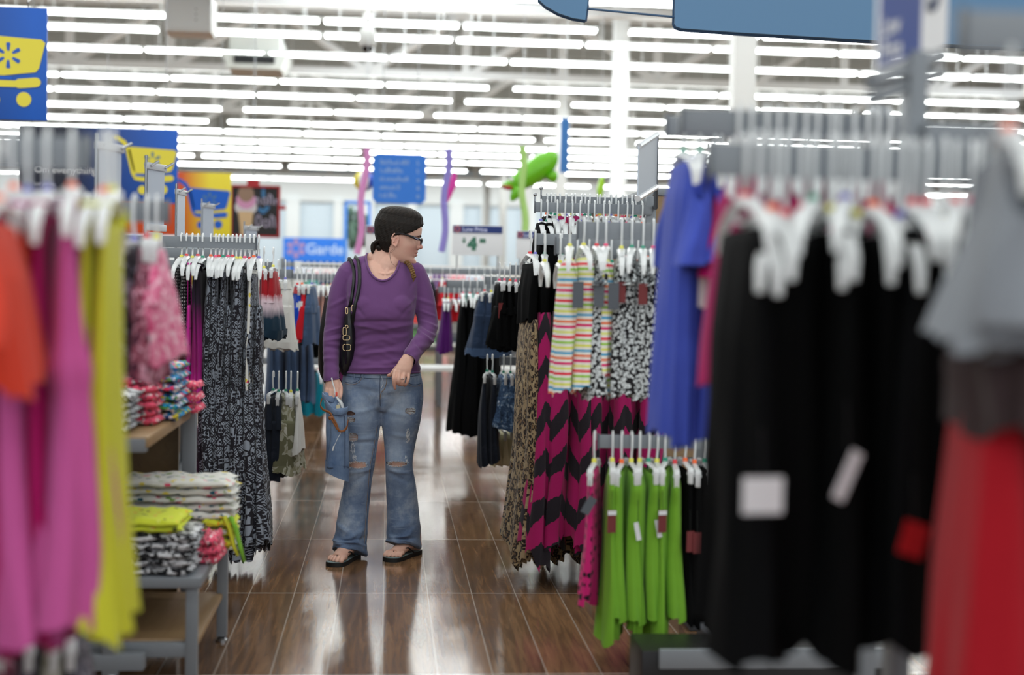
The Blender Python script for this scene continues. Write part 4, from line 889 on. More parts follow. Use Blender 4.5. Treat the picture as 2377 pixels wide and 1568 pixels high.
MB().box((-.87, 4.44, .145), (.54, .03, .045), .004).build('lower_rail', GREY, root)
def folded(key, mat, seed, w=.30, d=.26, h=.028, name='folded_shirt'):
    def mk(t):
        rd = random.Random(seed); ph = [rd.random()*6 for _ in range(6)]; R = []; n = 40
        for j in range(15):
            f = j/14*2-1; x = f*w/2; sc = (1-abs(f)**8)**.5*.98+.02; row = []
            for i in range(n):
                a = 2*PI*i/n; c, s = math.cos(a), math.sin(a)
                y = d/2*math.copysign(abs(c)**.35, c)+.006*math.sin(4*f+ph[0]); z = h/2*math.copysign(abs(s)**.55, s)*(sc if s > 0 else sc)
                z += .004*math.sin(7*f+ph[1])*math.cos(3*a+ph[2])+.003*math.sin(15*f+ph[3]); y *= (1+.02*math.sin(9*f+ph[4])); row.append((x+.006*math.sin(3*a+ph[5]), y, z+h/2))
            R.append(row)
        MB().rings(R).build('cloth', F[mat], t, smooth='all')
        q = [(x, -d/2-.004+.004*math.sin(40*x), h*.5+.002*math.sin(60*x)) for x in np.linspace(-w*.44, w*.44, 16)]
        MB().tube(q, .0055, 6).build('folded_edge', F[mat], t)
    proto(key, name, 'folded clothing', mk)
for i, (k_, m_) in enumerate((('f_zebra', 'zebra'), ('f_ditsy', 'ditsy'), ('f_lime', 'limeprint'), ('f_coral', 'coralprint'), ('f_tropic', 'tropic'))):
    folded(k_, m_, 80+i)
def stack(key, n, x, y, z, lab, grp, dz=.026, rz0=0, sc=(1, 1, 1), jit=.012):
    for i in range(n):
        place(key, (x+(RND.random()-.5)*jit, y+(RND.random()-.5)*jit*2, z+i*dz), rz0+(RND.random()-.5)*.10, lab+', '+nth(i)+' from the bottom', grp, sc)
    return z+n*dz
zt = .375
z_ = stack('f_zebra', 5, -.735, 4.56, zt, 'folded black and white top in the front low table pile', 'black and white tops in the low front pile')
z_ = stack('f_lime', 2, -.78, 4.57, z_, 'folded lime print top on the front low table pile', 'lime print tops', dz=.018)
z_ = stack('f_ditsy', 9, -.70, 4.92, zt, 'folded white floral top in the tall rear low table pile', 'ditsy floral tops in the rear pile', sc=(1.25, .9, 1), dz=.027)
stack('f_coral', 3, -.575, 4.70, zt, 'folded coral print top at the aisle end of the low table', 'coral tops on the low table', sc=(.3, .7, 1), dz=.03)
stack('f_lime', 3, -.56, 4.86, zt+.02, 'folded lime print top at the low table end', 'lime tops at the table end', sc=(.4, .5, 1), dz=.034)
for i, (dx, c) in enumerate(((0, 'yellow'), (.02, 'lime'))):
    mb = MB(); mb.tube([(-.535+dx, 4.80, .50), (-.515+dx, 4.79, .46), (-.50+dx, 4.785, .40), (-.485+dx, 4.78, .37-.02*i)], [.012, .012, .011, .008], 8, flat=.5)
    tag(mb.build('ribbon_tie', F[c], smooth='all'), ('yellow' if i == 0 else 'lime green')+' fabric tie dangling off the low table', 'fabric tie')
zs_ = .818
stack('f_zebra', 5, -.90, 4.50, zs_, 'folded black and white top in the upper shelf pile', 'black and white tops on the upper shelf', sc=(.85, 1, 1), dz=.024)
stack('f_coral', 6, -.83, 4.75, zs_, 'folded coral print top in the pile behind on the upper shelf', 'coral tops on the upper shelf', sc=(.6, .9, 1))
stack('f_tropic', 6, -.77, 4.93, zs_, 'folded bright tropical top in the pile on the upper shelf', 'tropical tops on the upper shelf', sc=(.55, 1.1, 1), dz=.032)
stack('f_coral', 3, -.715, 5.14, zs_, 'folded coral print top at the far end of the upper shelf', 'coral tops at the shelf end', sc=(.4, .6, 1), dz=.04)
# clothes low down under the pink dresses
root = rack('low rail under the pink dresses', -1.2, -.56, 2.9, .70)
hang_row([(-60, 'brownsh', 'dark print top', 'dark print tops')], 2.9, 1.0, 'the low dark rail') if False else None
hang_row([(20, 'rshort', 'dusky rose shorts', 'low rose shorts'), (70, 'dshort', 'dark floral shorts', 'low dark floral shorts'), (120, 'camo', 'olive camouflage shorts', None), (160, 'dshort', 'dark floral shorts', 'low dark floral shorts')], 2.9, .70, 'the low rail under the pink dresses', hk='clip')

# ---- right side
def slat_wall(label, x0, x1, Y, zt, d=.5):
    root = thing('display_wall', label, 'display wall', (x0, Y, 0)); w = x1-x0
    MB().box((w/2, d/2, zt/2), (w-.02, d-.02, zt-.06)).build('back_panel', OAK, root, smooth=False)
    for q in (0, w):
        for y in (0, d): MB().box((q, y, zt/2), (.05, .05, zt), .004).build('upright', GREY, root)
    MB().box((w/2, d/2, zt-.02), (w, d, .035), .004).build('top_cap', GREY, root)
    for k in range(int((zt-.3)/.11)):
        MB().box((w/2, -.012, .25+.11*k), (w-.05, .012, .012)).box((-.012, d/2, .25+.11*k), (.012, d-.05, .012)).build('slat_rail', GREYD, root, smooth=False)
    MB().box((w/2, d/2, .08), (w+.1, d+.1, .16), .01).build('base_deck', GREYD, root)
    return root
slat_wall('oak slatted display wall beside the royal blue tops', 1.22, 2.1, 6.72, 1.765, 1.9)
# R6 two upper rails
rack('upper grey rail with a round knob, first of the crowded pair', .70, 1.20, 6.60, 1.705, left=False, h=.07, knob=True)
items = [(p, 'bow' if 3 <= i < 7 else ('crochet' if i == 0 else None), 'magenta bow top' if i else 'black crochet top', 'magenta bow tops' if i else None) for i, p in enumerate(xs(1264, 1486, 20, .6))]
hang_row(items, 6.60, 1.705, 'the crowded upper rail', first_aisle=False)
rack('lower grey rail with a round knob, second of the crowded pair', .66, 1.20, 6.48, 1.668, left=False, h=.045, knob=True)
hang_row([(p, 'crochet' if i < 2 else None, 'black crochet top', 'black crochet tops on the second rail') for i, p in enumerate(xs(1250, 1490, 14, .6))], 6.48, 1.668, 'the second crowded rail', first_aisle=False)
# R5 chevron
rack('grey rail holding the chevron maxi dresses', .63, 1.20, 6.15, 1.515, left=False)
it = [(1218, 'leo', 'tan leopard print maxi dress', 'leopard maxi dresses'), (1230, 'leo', 'tan leopard print maxi dress', 'leopard maxi dresses')]
it += [(p, 'chev' if i % 2 == 0 else 'chevb', 'magenta chevron maxi dress', 'chevron maxi dresses') for i, p in enumerate((1252, 1292, 1335, 1385, 1440, 1490))]
hang_row(it, 6.15, 1.515, 'the chevron dress rail', first_aisle=False, jz=.2)
place('leo', (.80, 6.42, 1.47), .1, 'tan leopard print maxi dress hanging behind the chevron dresses', None)
hanger('top', 2, True, (.80, 6.42, 1.47), .1, 'clear hanger of the rear leopard dress', None)
rack('rear grey rail holding a single leopard dress', .74, 1.20, 6.42, 1.468, left=False)
place('pindot', (.56, 6.5, 1.40), .0, 'black pin dot dress showing below the leopard dress', None) if False else None
# R4 striped and blotched tops
rack('grey rail holding the striped and black white tops', .66, 1.20, 4.98, 1.522, left=False, h=.062)
it = []
for px, key, lab, g in ((1318, 'stripe', 'rainbow striped tank top', 'rainbow striped tank tops'), (1350, 'stripe', 'rainbow striped tank top', 'rainbow striped tank tops'), (1380, 'blotch', 'black and white print top', 'black and white print tops'), (1402, 'stripe', 'rainbow striped tank top', 'rainbow striped tank tops'), (1438, 'blotch2', 'black and white print top', 'black and white print tops'), (1462, 'blotch', 'black and white print top', 'black and white print tops'), (1488, 'blotch2', 'black and white print top', 'black and white print tops'), (1512, 'blotch', 'black and white print top', 'black and white print tops'), (1534, 'salmon', 'salmon top', None), (1552, 'blotch', 'black and white print top', 'black and white print tops'), (1575, 'blotch2', 'black and white print top', 'black and white print tops')):
    it.append((px, key, lab, g))
hang_row(it, 4.98, 1.522, 'the striped tank top rail', first_aisle=False, jz=.1)
rack('second grey rail just below the striped tank tops rail', .62, 1.20, 5.30, 1.472, left=False, h=.06)
hang_row([(p, None, '', '') for p in (1264, 1300, 1340, 1366, 1420, 1480, 1530)], 5.30, 1.472, 'the second tank top rail', first_aisle=False)
# R7 low lime rail
rack('low grey rail holding the lime green trousers', .72, 1.25, 4.78, .79, left=False, h=.045)
it = [(1400, 'pinkdot', 'hot pink polka dot trousers', None)]
for i, p in enumerate((1442, 1464, 1486, 1506, 1526, 1546, 1566, 1588)):
    it.append((p, ('limet', 'lime', 'limew')[(0, 1, 1, 2, 1, 0, 2, 1)[i]], 'lime green drawstring trousers', 'lime green trousers'))
it += [(p, 'blackcap', 'black cropped trousers', 'black cropped trousers') for p in (1612, 1634, 1656, 1678, 1700)]
hang_row(it, 4.78, .79, 'the lime trouser rail', first_aisle=False, hk='clip', jz=.16)
root = thing('base_deck', 'grey steel base under the lime and black trousers', 'display base', (0, 0, 0))
MB().box((1.19, 4.36, .11), (.80, .22, .15), .006).build('deck', BLACKP, root); MB().box((1.21, 4.235, .165), (.74, .02, .06), .004).build('front_trim', GREY, root); MB().box((1.20, 4.38, .018), (.66, .18, .036)).build('plinth', BLACKP, root, smooth=False)
# R3 royal blue
rack('grey rail holding the royal blue tops', .66, 1.20, 3.40, 1.715, left=False)
it = [(1568, 'bluetee', 'royal blue top', 'royal blue tops'), (1606, 'bluetee', 'royal blue top', 'royal blue tops'), (1640, 'bluetee', 'royal blue top', 'royal blue tops')]
it += [(1655, 'magtee', 'deep magenta top', 'deep magenta tops'), (1682, 'magtee', 'deep magenta top', 'deep magenta tops')]+[(p, None, '', '') for p in (1730, 1756)]
hang_row(it, 3.40, 1.715, 'the royal blue top rail', first_aisle=False)
# R2b magenta behind the black trousers
rack('grey rail holding magenta tops behind the black trousers', .57, 1.05, 2.78, 1.655, left=False)
hang_row([(p, 'mag2', 'deep magenta strappy top', 'magenta strappy tops') for p in xs(1712, 2120, 15, .5)], 2.78, 1.655, 'the magenta strappy top rail', first_aisle=False)
# R2 black trousers
rack('grey rail holding the black trousers', .50, .98, 2.22, 1.535, left=False, h=.055)
keys = ['blackpant', 'blackpant2', 'blackpant3']; ps = xs(1716, 2270, 18, .5); it = []
for i, p in enumerate(ps): it.append((p, {0: 'blackpant', 6: 'blackpant2', 11: 'blackpant3'}.get(i, 'legging'), 'black trousers' if i in (0, 6, 11) else 'black leggings', 'black legwear on the nearer rail'))
hang_row(it, 2.22, 1.535, 'the black trouser rail', first_aisle=False, jz=.2, hs=.40)
# R1 greys and reds, nearest
rack('nearest grey rail holding the grey tops', .70, 1.12, 1.72, 1.655, left=False)
hang_row([(p, 'greytee', 'heather grey top', 'heather grey tops') for p in (2350, 2440, 2530, 2620)], 1.72, 1.60, 'the nearest rail', first_aisle=False, jz=.05)
for i, p in enumerate((2300, 2400, 2500)):
    X = at(p-20, 1200, 1.80).x; place('brownsh', (X, 1.78, 1.60), -.28, 'dark brown garment tucked under the grey tops, %s along' % nth(i), 'dark brown garments'); place('redpant', (X+.012, 1.82, 1.56), -.28, 'red trousers hanging lowest at the near end, %s along' % nth(i), 'red trousers')
# near upright with its header sign
root = thing('rack_frame', 'grey upright frame with a slanted header bar carrying the price sign', 'rack frame', (.905, 2.42, 0))
MB().box((0, 0, .86), (.035, .05, 1.72), .005).build('upright', GREY, root)
a, b = at(2025, 190, 2.30), at(2185, 130, 2.55); o0 = Vector((.905, 2.42, 0)); d = (b-a)
mb = MB(); mb.tube([a-o0, b-o0], .014, 8); mb.tube([a-o0-Vector((0, 0, .028)), b-o0-Vector((0, 0, .03))], .012, 8); mb.build('header_bar', GREY, root)
MB().box((.05, .0, .05), (.3, .5, .1), .01).build('foot', GREYD, root)
MB().box((.09, -.04, at(2230, 340, 2.4).z), (.17, .03, .075), .006).build('bracket', GREY, root)
sg = thing('header_sign', 'navy and white price sign tilted on the header bar above the black trousers', 'sign', (a.x+.006, a.y, a.z+.018), math.atan2(d.y, d.x))
L = d.length; sl = math.atan2(d.z, math.hypot(d.x, d.y)); RM = Matrix(((1, 0, 0), (0, 1, 0), (math.tan(sl), 0, 1)))
MB().prism([(0, 0), (L*.97, L*.97*math.tan(sl)), (L*.97, L*.97*math.tan(sl)+.22), (0, .22)], -.003, .003).build('card', WHT, sg, smooth=False)
MB().prism([(.0, .006), (L*.56, L*.56*math.tan(sl)+.006), (L*.56, .23), (0, .23)], .0031, .005).build('navy_panel', plain('slate_navy', srgb(70, 88, 150), .5), sg, smooth=False)
def flat(name, txt, size, m, x, z, bold=.001):
    vs, fs = textmesh(txt, size, bold); MB().add([(x+v.x, -.0062, z+v.y+(x+v.x)*math.tan(sl)) for v in vs], fs).build(name, m, sg, smooth=False)
flat('lettering', 'Low', .045, WHT, .004, .055); flat('lettering', 'Price', .045, WHT, .004, .015)
flat('price', '5', .17, plain('slate_numeral', srgb(90, 98, 120), .5), L*.62, .075, .003)
# slanted card holder over the slatted wall
Yh = 6.0; a, b = at(1480, 455, 5.95), at(1523, 428, 6.35); tp = at(1523, 312, 6.35)
root = thing('sign_holder', 'slanted clear sign holder with a grey card above the crowded rails', 'sign holder', (a.x, a.y, a.z)); d = b-a; hh = tp.z-b.z
rzh = math.atan2(d.y, d.x); Lh = math.hypot(d.x, d.y); ux = Vector((math.cos(rzh), math.sin(rzh), 0)); dz = d.z
MB().prism([(0, 0), (Lh, dz), (Lh, dz+hh), (0, hh*.93)], -.003, .003, ux=ux).build('card', plain('pale_grey_card', srgb(200, 210, 222), .3), root, smooth=False)
MB().tube([ux*0+Vector((0, 0, hh*.93)), ux*Lh+Vector((0, 0, dz+hh))], .012, 8).build('top_clamp', plain('silver_clamp_b', srgb(210, 214, 218), .3), root)
MB().tube([ux*Lh+Vector((0, 0, dz-.03)), ux*Lh+Vector((0, 0, dz+hh+.01))], .007, 8).tube([ux*Lh+Vector((0, 0, dz)), ux*(Lh)+Vector((.02, .1, -.02)), Vector((1.24-a.x, 6.76-a.y, 1.70-a.z))], .010, 8).build('arm', GREYD, root)
MB().tube([Vector((0, 0, -.012)), ux*Lh+Vector((0, 0, dz-.012))], .014, 8).build('bottom_clamp', plain('silver_clamp_c', srgb(214, 216, 218), .3), root)
# R8 further along on the right
rack('grey rail holding the black bloomer shorts', .68, 1.2, 8.0, 1.395, left=False)
hang_row([(p, 'blkbloomt' if i == 1 else 'blkbloom', 'black bloomer shorts', 'black bloomer shorts') for i, p in enumerate((1146, 1158, 1171, 1184, 1197, 1209))], 8.0, 1.395, 'the black shorts rail', first_aisle=False, hk='clip')
rack('grey rail holding the wide denim shorts', .60, 1.2, 8.9, 1.33, left=False)
hang_row([(p, 'denimd', 'dark denim flared shorts', 'dark denim shorts') for p in (1112, 1128, 1142)], 8.9, 1.33, 'the denim shorts rail', first_aisle=False, hk='clip')
rack('grey rail holding the long black dresses', .40, 1.2, 9.8, 1.30, left=False)
hang_row([(p, 'blackmaxi', 'long black dress', 'long black dresses') for p in (1048, 1064, 1082, 1100, 1118)], 9.8, 1.30, 'the long black dress rail', first_aisle=False)
rack('grey rail holding the purple tops', .38, 1.2, 10.9, 1.25, left=False)
hang_row([(p, 'purplet', 'purple top', 'purple tops') for p in (1023, 1032)]+[(p, None, '', '') for p in xs(1045, 1130, 8)], 10.9, 1.25, 'the purple top rail', first_aisle=False)
rack('low grey rail holding the distressed denim', .66, 1.2, 8.3, .86, left=False)
hang_row([(1128, 'jeanlong', 'blue black jeans', 'blue black jeans'), (1140, 'jeanlong', 'blue black jeans', 'blue black jeans'), (1166, 'distress', 'distressed blue denim shorts', 'distressed denim shorts'), (1182, 'distress', 'distressed blue denim shorts', 'distressed denim shorts'), (1198, 'distress', 'distressed blue denim shorts', 'distressed denim shorts')], 8.3, .86, 'the distressed denim rail', first_aisle=False, hk='clip')
rack('lowest grey rail holding cream trousers', .74, 1.25, 8.6, .50, left=False)
hang_row([(p, 'creamp', 'cream trousers', 'cream trousers') for p in (1160, 1176, 1192)], 8.6, .50, 'the cream trouser rail', first_aisle=False, hk='clip')
rack('far rail of tee shirts under the price signs', .1, 1.6, 12.4, 1.40, left=False)
hang_row([(1000, 'navyt', 'dark navy tee', 'far navy tees'), (1028, 'redtee', 'scarlet tee', 'far scarlet tees'), (1046, 'redtee', 'scarlet tee', 'far scarlet tees'), (1062, 'redtee', 'scarlet tee', 'far scarlet tees'), (1090, 'aquat', 'aqua tee', 'far aqua tees'), (1106, 'aquat', 'aqua tee', 'far aqua tees'), (1124, 'whitet', 'white tee', 'far white tees'), (1140, 'whitet', 'white tee', 'far white tees')], 12.4, 1.40, 'the far tee shirt rail', first_aisle=False)
# far wire shelf unit and a table of white stacks
root = thing('wire_shelf', 'long white wire shelf unit under the price signs', 'shelf', (.9, 12.63, 0))
for x in (-1.7, 1.3): MB().box((x, 0, .72), (.05, .05, 1.44), .004).build('post', STEELW, root)
mb = MB(); mb.tube([(-1.7, 0, 1.42), (1.3, 0, 1.42)], .008, 6); mb.tube([(-1.7, 0, 1.30), (1.3, 0, 1.30)], .006, 6)
for k in range(70): mb.tube([(-1.68+k*.043, 0, 1.30), (-1.68+k*.043, 0, 1.42)], .003, 4)
mb.build('wire_grid', STEELW, root)
MB().box((-.2, .25, .5), (3.0, .5, .03)).build('shelf_board', STEELW, root, smooth=False); MB().box((-.2, .25, 1.2), (3.0, .5, .03)).build('shelf_board', STEELW, root, smooth=False)
def table(label, x, y, w, d, h, m):
    root = thing('display_table', label, 'table', (x, y, 0)); MB().box((0, 0, h-.02), (w, d, .04), .006).build('top', m, root)
    for a in (-1, 1):
        for b in (-1, 1): MB().box((a*(w/2-.04), b*(d/2-.04), (h-.04)/2), (.05, .05, h-.04), .004).build('leg', GREY, root)
    return root
folded('f_white', 'white', 91, .34, .3, .03); folded('f_grey', 'grey', 92, .34, .3, .03)
table('far grey table of white and grey stacks seen past the woman\'s elbow', .95, 15.0, .9, .8, .75, GREY)
for i in range(3): stack('f_white' if i % 2 == 0 else 'f_grey', 6, .65+i*.3, 14.8, .75, 'folded %s top in the %s far stack' % (('white', 'grey', 'white')[i], nth(i)), 'far folded stacks', dz=.03)
# clothes racks further down, mostly hidden but mirrored in the floor
FARG = {'navyt': ('dark navy tee', 'shirts'), 'redtee': ('scarlet tee', 'shirts'), 'aquat': ('aqua tee', 'shirts'), 'whitet': ('white tee', 'shirts'), 'dskirt': ('blue denim skirt', 'skirts'), 'blackmaxi': ('long black dress', 'dresses'), 'mag2': ('deep magenta top', 'shirts'), 'denims': ('blue denim shorts', 'shorts')}
for nm, Y_, z_, x0_, x1_, sd in (('the far rail beyond the peach tops', 14.6, 1.45, 668, 968, 3), ('the far low rail beyond the peach tops', 14.2, .86, 664, 966, 5), ('the far rail beyond the purple tops', 14.4, 1.42, 1105, 1225, 7), ('the farthest rail down the aisle', 19.0, 1.42, 800, 1010, 8)):
    rd = random.Random(sd); n_ = int((x1_-x0_)/15); ks = []
    while len(ks) < n_: ks += [rd.choice(list(FARG))]*rd.choice([1, 2, 3])
    rack('grey bar of '+nm, at(x0_-12, 600, Y_).x, at(x1_+12, 600, Y_).x, Y_, z_, left=(x0_ < 900))
    hang_row([(x0_+15*i, ks[i], FARG[ks[i]][0], FARG[ks[i]][1]+' on '+nm) for i in range(n_)], Y_, z_, nm, first_aisle=False)
# deep background shelving rows
SHC = [plain('shelf_goods_%d' % i, srgb(*c), .6) for i, c in enumerate(((200, 60, 60), (70, 110, 180), (220, 220, 210), (90, 140, 90), (220, 180, 80), (120, 90, 140), (60, 70, 80), (230, 150, 160)))]
def aisle_shelf(label, x, y, w, h, seed):
    root = thing('shelf_unit', label, 'shelf', (x, y, 0)); rd = random.Random(seed)
    MB().box((0, .3, h/2), (w, .04, h)).build('back', STEELW, root, smooth=False)
    for k in range(4):
        z = .12+k*(h-.2)/4; MB().box((0, 0, z), (w, .6, .04)).build('shelf_board', STEELW, root, smooth=False)
    for q in (-1, 1): MB().box((q*w/2, 0, h/2), (.05, .62, h)).build('side', BLU if seed % 2 else STEELW, root, smooth=False)
    for k in range(4):
        z = .14+k*(h-.2)/4; x_ = -w/2+.05; cnt = -1
        while x_ < w/2-.15:
            cnt += 1; ww = .12+rd.random()*.22; hh = .12+rd.random()*((h-.2)/4-.16)
            b = MB().box((0, 0, 0), (ww*.92, .3, hh), .008).box((0, -.152, 0), (ww*.6, .002, hh*.5)).build('shelf_box', SHC[rd.randrange(8)]); b.location = (x+x_+ww/2, y-.1, z+hh/2+.001)
            tag(b, 'box on %s, %s row up, %s along' % (label, nth(k), nth(cnt)), 'box', 'boxed goods on the far shelves'); x_ += ww+.005
for i, (x, y, w, h) in enumerate(((-4.6, 24, 4.2, 1.5), (.6, 26, 4.6, 1.5), (6.2, 25, 4.0, 1.6))):
    aisle_shelf(('the far shelf behind the camouflage shorts', 'the far shelf straight down the aisle', 'the far shelf beyond the black dresses')[i], x, y, w, h, i)

for g_ in list(GP.values()):
    if not g_[2]:
        for q in g_[1]:
            for r_ in list(q.children): bpy.data.objects.remove(r_)
            bpy.data.objects.remove(q)
        bpy.data.objects.remove(g_[0])
# ------------------------------------------------------------ the woman
WY = 6.62
def W(px, py, Y=WY): return at(px, py, Y)
def SKINM():
    t = NT('fair_skin'); f = t.noise(t.obj(), 26, 4, .6); a = t.n('ShaderNodeAttribute'); a.attribute_name = 'flush'
    col = t.mix(f, srgb(234, 194, 174), srgb(216, 164, 146)); col = t.mix(t.sep(a.outputs['Color'])[0], col, srgb(196, 104, 98)); t.bump(t.noise(t.obj(), 220, 2), .12, .001)
    return t.fin(col, .5, 0, .35, sss=.08)
SKIN = SKINM()
def evalmesh(o):
    dg = bpy.context.evaluated_depsgraph_get(); return bpy.data.meshes.new_from_object(o.evaluated_get(dg))
def fuse(mb, name, m, parent, vox=.004, smooth=3, fac=.5, post=None, keep=None, attr=None):
    """grow one continuous surface out of overlapping forms"""
    o = mb.build(name+'_src', m, None); r = o.modifiers.new('r', 'REMESH'); r.mode = 'VOXEL'; r.voxel_size = vox; r.use_smooth_shade = True
    if smooth:
        q = o.modifiers.new('s', 'SMOOTH'); q.iterations = smooth; q.factor = fac
    me = evalmesh(o); old = o.data; o.data = me; o.modifiers.clear(); bpy.data.meshes.remove(old); me.name = name; o.name = name
    n = len(me.vertices); co = np.empty(n*3); me.vertices.foreach_get('co', co); co = co.reshape(-1, 3); nr = np.empty(n*3); me.vertices.foreach_get('normal', nr); nr = nr.reshape(-1, 3)
    if post is not None: co = post(co, nr); me.vertices.foreach_set('co', co.ravel())
    if keep is not None:
        kp = keep(co); bm = bmesh.new(); bm.from_mesh(me); bm.verts.ensure_lookup_table()
        bmesh.ops.delete(bm, geom=[bm.verts[i] for i in np.where(~kp)[0]], context='VERTS'); bm.to_mesh(me); bm.free()
    me.polygons.foreach_set('use_smooth', [True]*len(me.polygons)); me.update()
    if attr is not None:
        n = len(me.vertices); co = np.empty(n*3); me.vertices.foreach_get('co', co); co = co.reshape(-1, 3); v = attr(co)
        ca = me.color_attributes.new('flush', 'FLOAT_COLOR', 'POINT'); arr = np.ones((n, 4)); arr[:, :3] = v[:, None]; ca.data.foreach_set('color', arr.ravel())
    if parent: o.parent = parent
    return o
def catm(pts, k=6):
    P = [np.array(p, float) for p in pts]; out = []
    for i in range(len(P)-1):
        a, b, c, d = P[max(i-1, 0)], P[i], P[i+1], P[min(i+2, len(P)-1)]
        for j in range(k):
            t = j/k; out.append(.5*((2*b)+(-a+c)*t+(2*a-5*b+4*c-d)*t*t+(-a+3*b-3*c+d)*t**3))
    out.append(P[-1]); return out
def limb(mb, pts, n=20, k=5, flat=1.0, up=None):
    """pts: (x, y, z, r); a tapering limb"""
    q = catm([(*p[:3], p[3]) for p in pts], k); mb.tube([v[:3] for v in q], [max(.001, v[3]) for v in q], n, flat=flat, up=up)
    mb.ball(q[0][:3], q[0][3]*.98, 12, 8); mb.ball(q[-1][:3], q[-1][3]*.98, 12, 8)
def slab(mb, rows, n=40, k=5, e=.85):
    """rows: (cx, cy, z, half width, half depth); horizontal sections of a trunk"""
    R = []
    for v in catm(rows, k):
        R.append([(v[0]+v[3]*math.copysign(abs(math.cos(2*PI*i/n))**e, math.cos(2*PI*i/n)), v[1]+v[4]*math.copysign(abs(math.sin(2*PI*i/n))**e, math.sin(2*PI*i/n)), v[2]) for i in range(n)])
    mb.rings(R)
woman = thing('person', 'woman in purple long sleeve shirt and ripped flared jeans, looking sideways, holding denim shorts', 'person', (0, 0, 0))
def wp(px, py, dy=0.0): return W(px, py, WY+dy)
def L4(px, py, dy, r): p = wp(px, py, dy); return (p.x, p.y, p.z, r)
def S5(pxl, pxr, py, dy, hd):
    a, b = wp(pxl, py, dy), wp(pxr, py, dy); return ((a.x+b.x)/2, WY+dy, a.z, (b.x-a.x)/2, hd)

# --- head: polar sections turned to look along +X (the photo's right), tipped slightly down
HC = wp(928, 550, .02)                       # between the eyes' level and the ear axis
HS = 1.10
YAW, TIP = math.radians(-4), math.radians(9)
def face_axes():
    f = Vector((math.cos(YAW), math.sin(YAW), 0)); l = Vector((-f.y, f.x, 0)); z = Vector((0, 0, 1)); R = Matrix.Rotation(TIP, 3, l)
    return R@f, l, R@z
FX, FLY, FZ = face_axes()
def HL(x, y, z): return HC+(FX*x+FLY*y+FZ*z)*HS
zt_ = [-.118, -.112, -.100, -.088, -.074, -.060, -.045, -.030, -.012, 0, .014, .028, .050, .072, .090, .102, .110, .113]
Fz = [.050, .072, .082, .082, .0775, .0800, .0800, .0810, .0800, .0785, .0850, .0885, .0870, .0760, .0580, .038, .018, .004]
Bz = [.0, .008, .024, .040, .058, .070, .078, .084, .090, .094, .098, .101, .101, .092, .074, .052, .026, .004]
Wz = [.014, .026, .040, .049, .0555, .0600, .0635, .0665, .0690, .0700, .0715, .0730, .0725, .0660, .054, .039, .021, .004]
def head_rings(off=0.0, feat=True, n=72, nz=64, zlo=-.118, zhi=.113):
    R = []
    for j in range(nz+1):
        z = zlo+(zhi-zlo)*j/nz; Fr, Bk, Wd = np.interp(z, zt_, Fz), np.interp(z, zt_, Bz), np.interp(z, zt_, Wz); row = []
        for i in range(n):
            t = 2*PI*i/n; c, s = math.cos(t), math.sin(t); e = 2.25
            A = Fr if c > 0 else Bk; r = (abs(c/A)**e+abs(s/Wd)**e)**(-1/e); x, y = r*c, r*s
            if feat and c > 0:
                g = lambda yy, zz, sy, sz: math.exp(-((abs(y)-yy)/sy)**2-((z-zz)/sz)**2)
                x -= .0085*g(.030, .001, .015, .010)                       # eye sockets
                x += .0045*g(.028, .017, .020, .006)                       # brows
                x += .005*g(.044, -.030, .018, .018)                       # cheeks
                x += .0085*g(0, -.0515, .019, .0052)+.0095*g(0, -.0655, .016, .0052)-.003*g(0, -.0585, .024, .0022)  # lips
                x -= .004*g(0, -.078, .02, .006); x += .007*g(0, -.097, .017, .012)       # chin
            row.append(HL(x+off*c, y+off*s, z+off*.0))
        R.append(row)
    return R
hb = MB(); hb.rings(head_rings())
# nose with bridge, tip and wings
limb(hb, [(*HL(.072, 0, .016), .0085), (*HL(.0785, 0, -.002), .0080), (*HL(.0865, 0, -.015), .0090), (*HL(.0925, 0, -.026), .0092)], 14, 4)
limb(hb, [(*HL(.066, 0, .004), .012), (*HL(.072, 0, -.015), .015), (*HL(.078, 0, -.028), .0155)], 14, 4)
hb.ball(HL(.0945, 0, -.0275), .0092*HS, 14, 10)
for s_ in (-1, 1): hb.ball(HL(.0835, s_*.0115, -.032), (.0105*HS, .0070*HS, .0070*HS), 12, 8)
limb(hb, [(*HL(.080, 0, -.038), .008), (*HL(.089, 0, -.034), .0055)], 10, 3)
# ears
for s_ in (-1, 1):
    q = [HL(-.012+.014*math.cos(a)*(1.0 if math.sin(a) > 0 else .75)-.003*math.sin(a), s_*(.0735+.003*(math.cos(a) < 0)), -.018+.027*math.sin(a)) for a in np.linspace(-1.4, 4.2, 20)]
    hb.tube(q, [.0038+.0016*(k in range(0, 4)) for k in range(20)], 10); hb.ball(HL(-.011, s_*.069, -.019), (.010, .005, .019), 12, 8)
    hb.ball(HL(-.008, s_*.0725, -.042), .0065, 10, 8); hb.tube([HL(-.006, s_*.073, -.003), HL(-.015, s_*.0745, -.013), HL(-.014, s_*.074, -.026)], [.003, .0034, .003], 8)
    limb(hb, [(*HL(.0, s_*.070, -.016), .0045), (*HL(.0, s_*.071, -.024), .0045)], 8, 2)
for s_ in (-1, 1):                                      # eyelids
    for zq, rq in ((.0065, .0052), (-.0065, .0036)):
        limb(hb, [(*HL(.0665, s_*.019, .0), .003), (*HL(.0710, s_*.026, zq), rq), (*HL(.0695, s_*.034, zq), rq), (*HL(.0600, s_*.0425, .0), .003)], 8, 3)
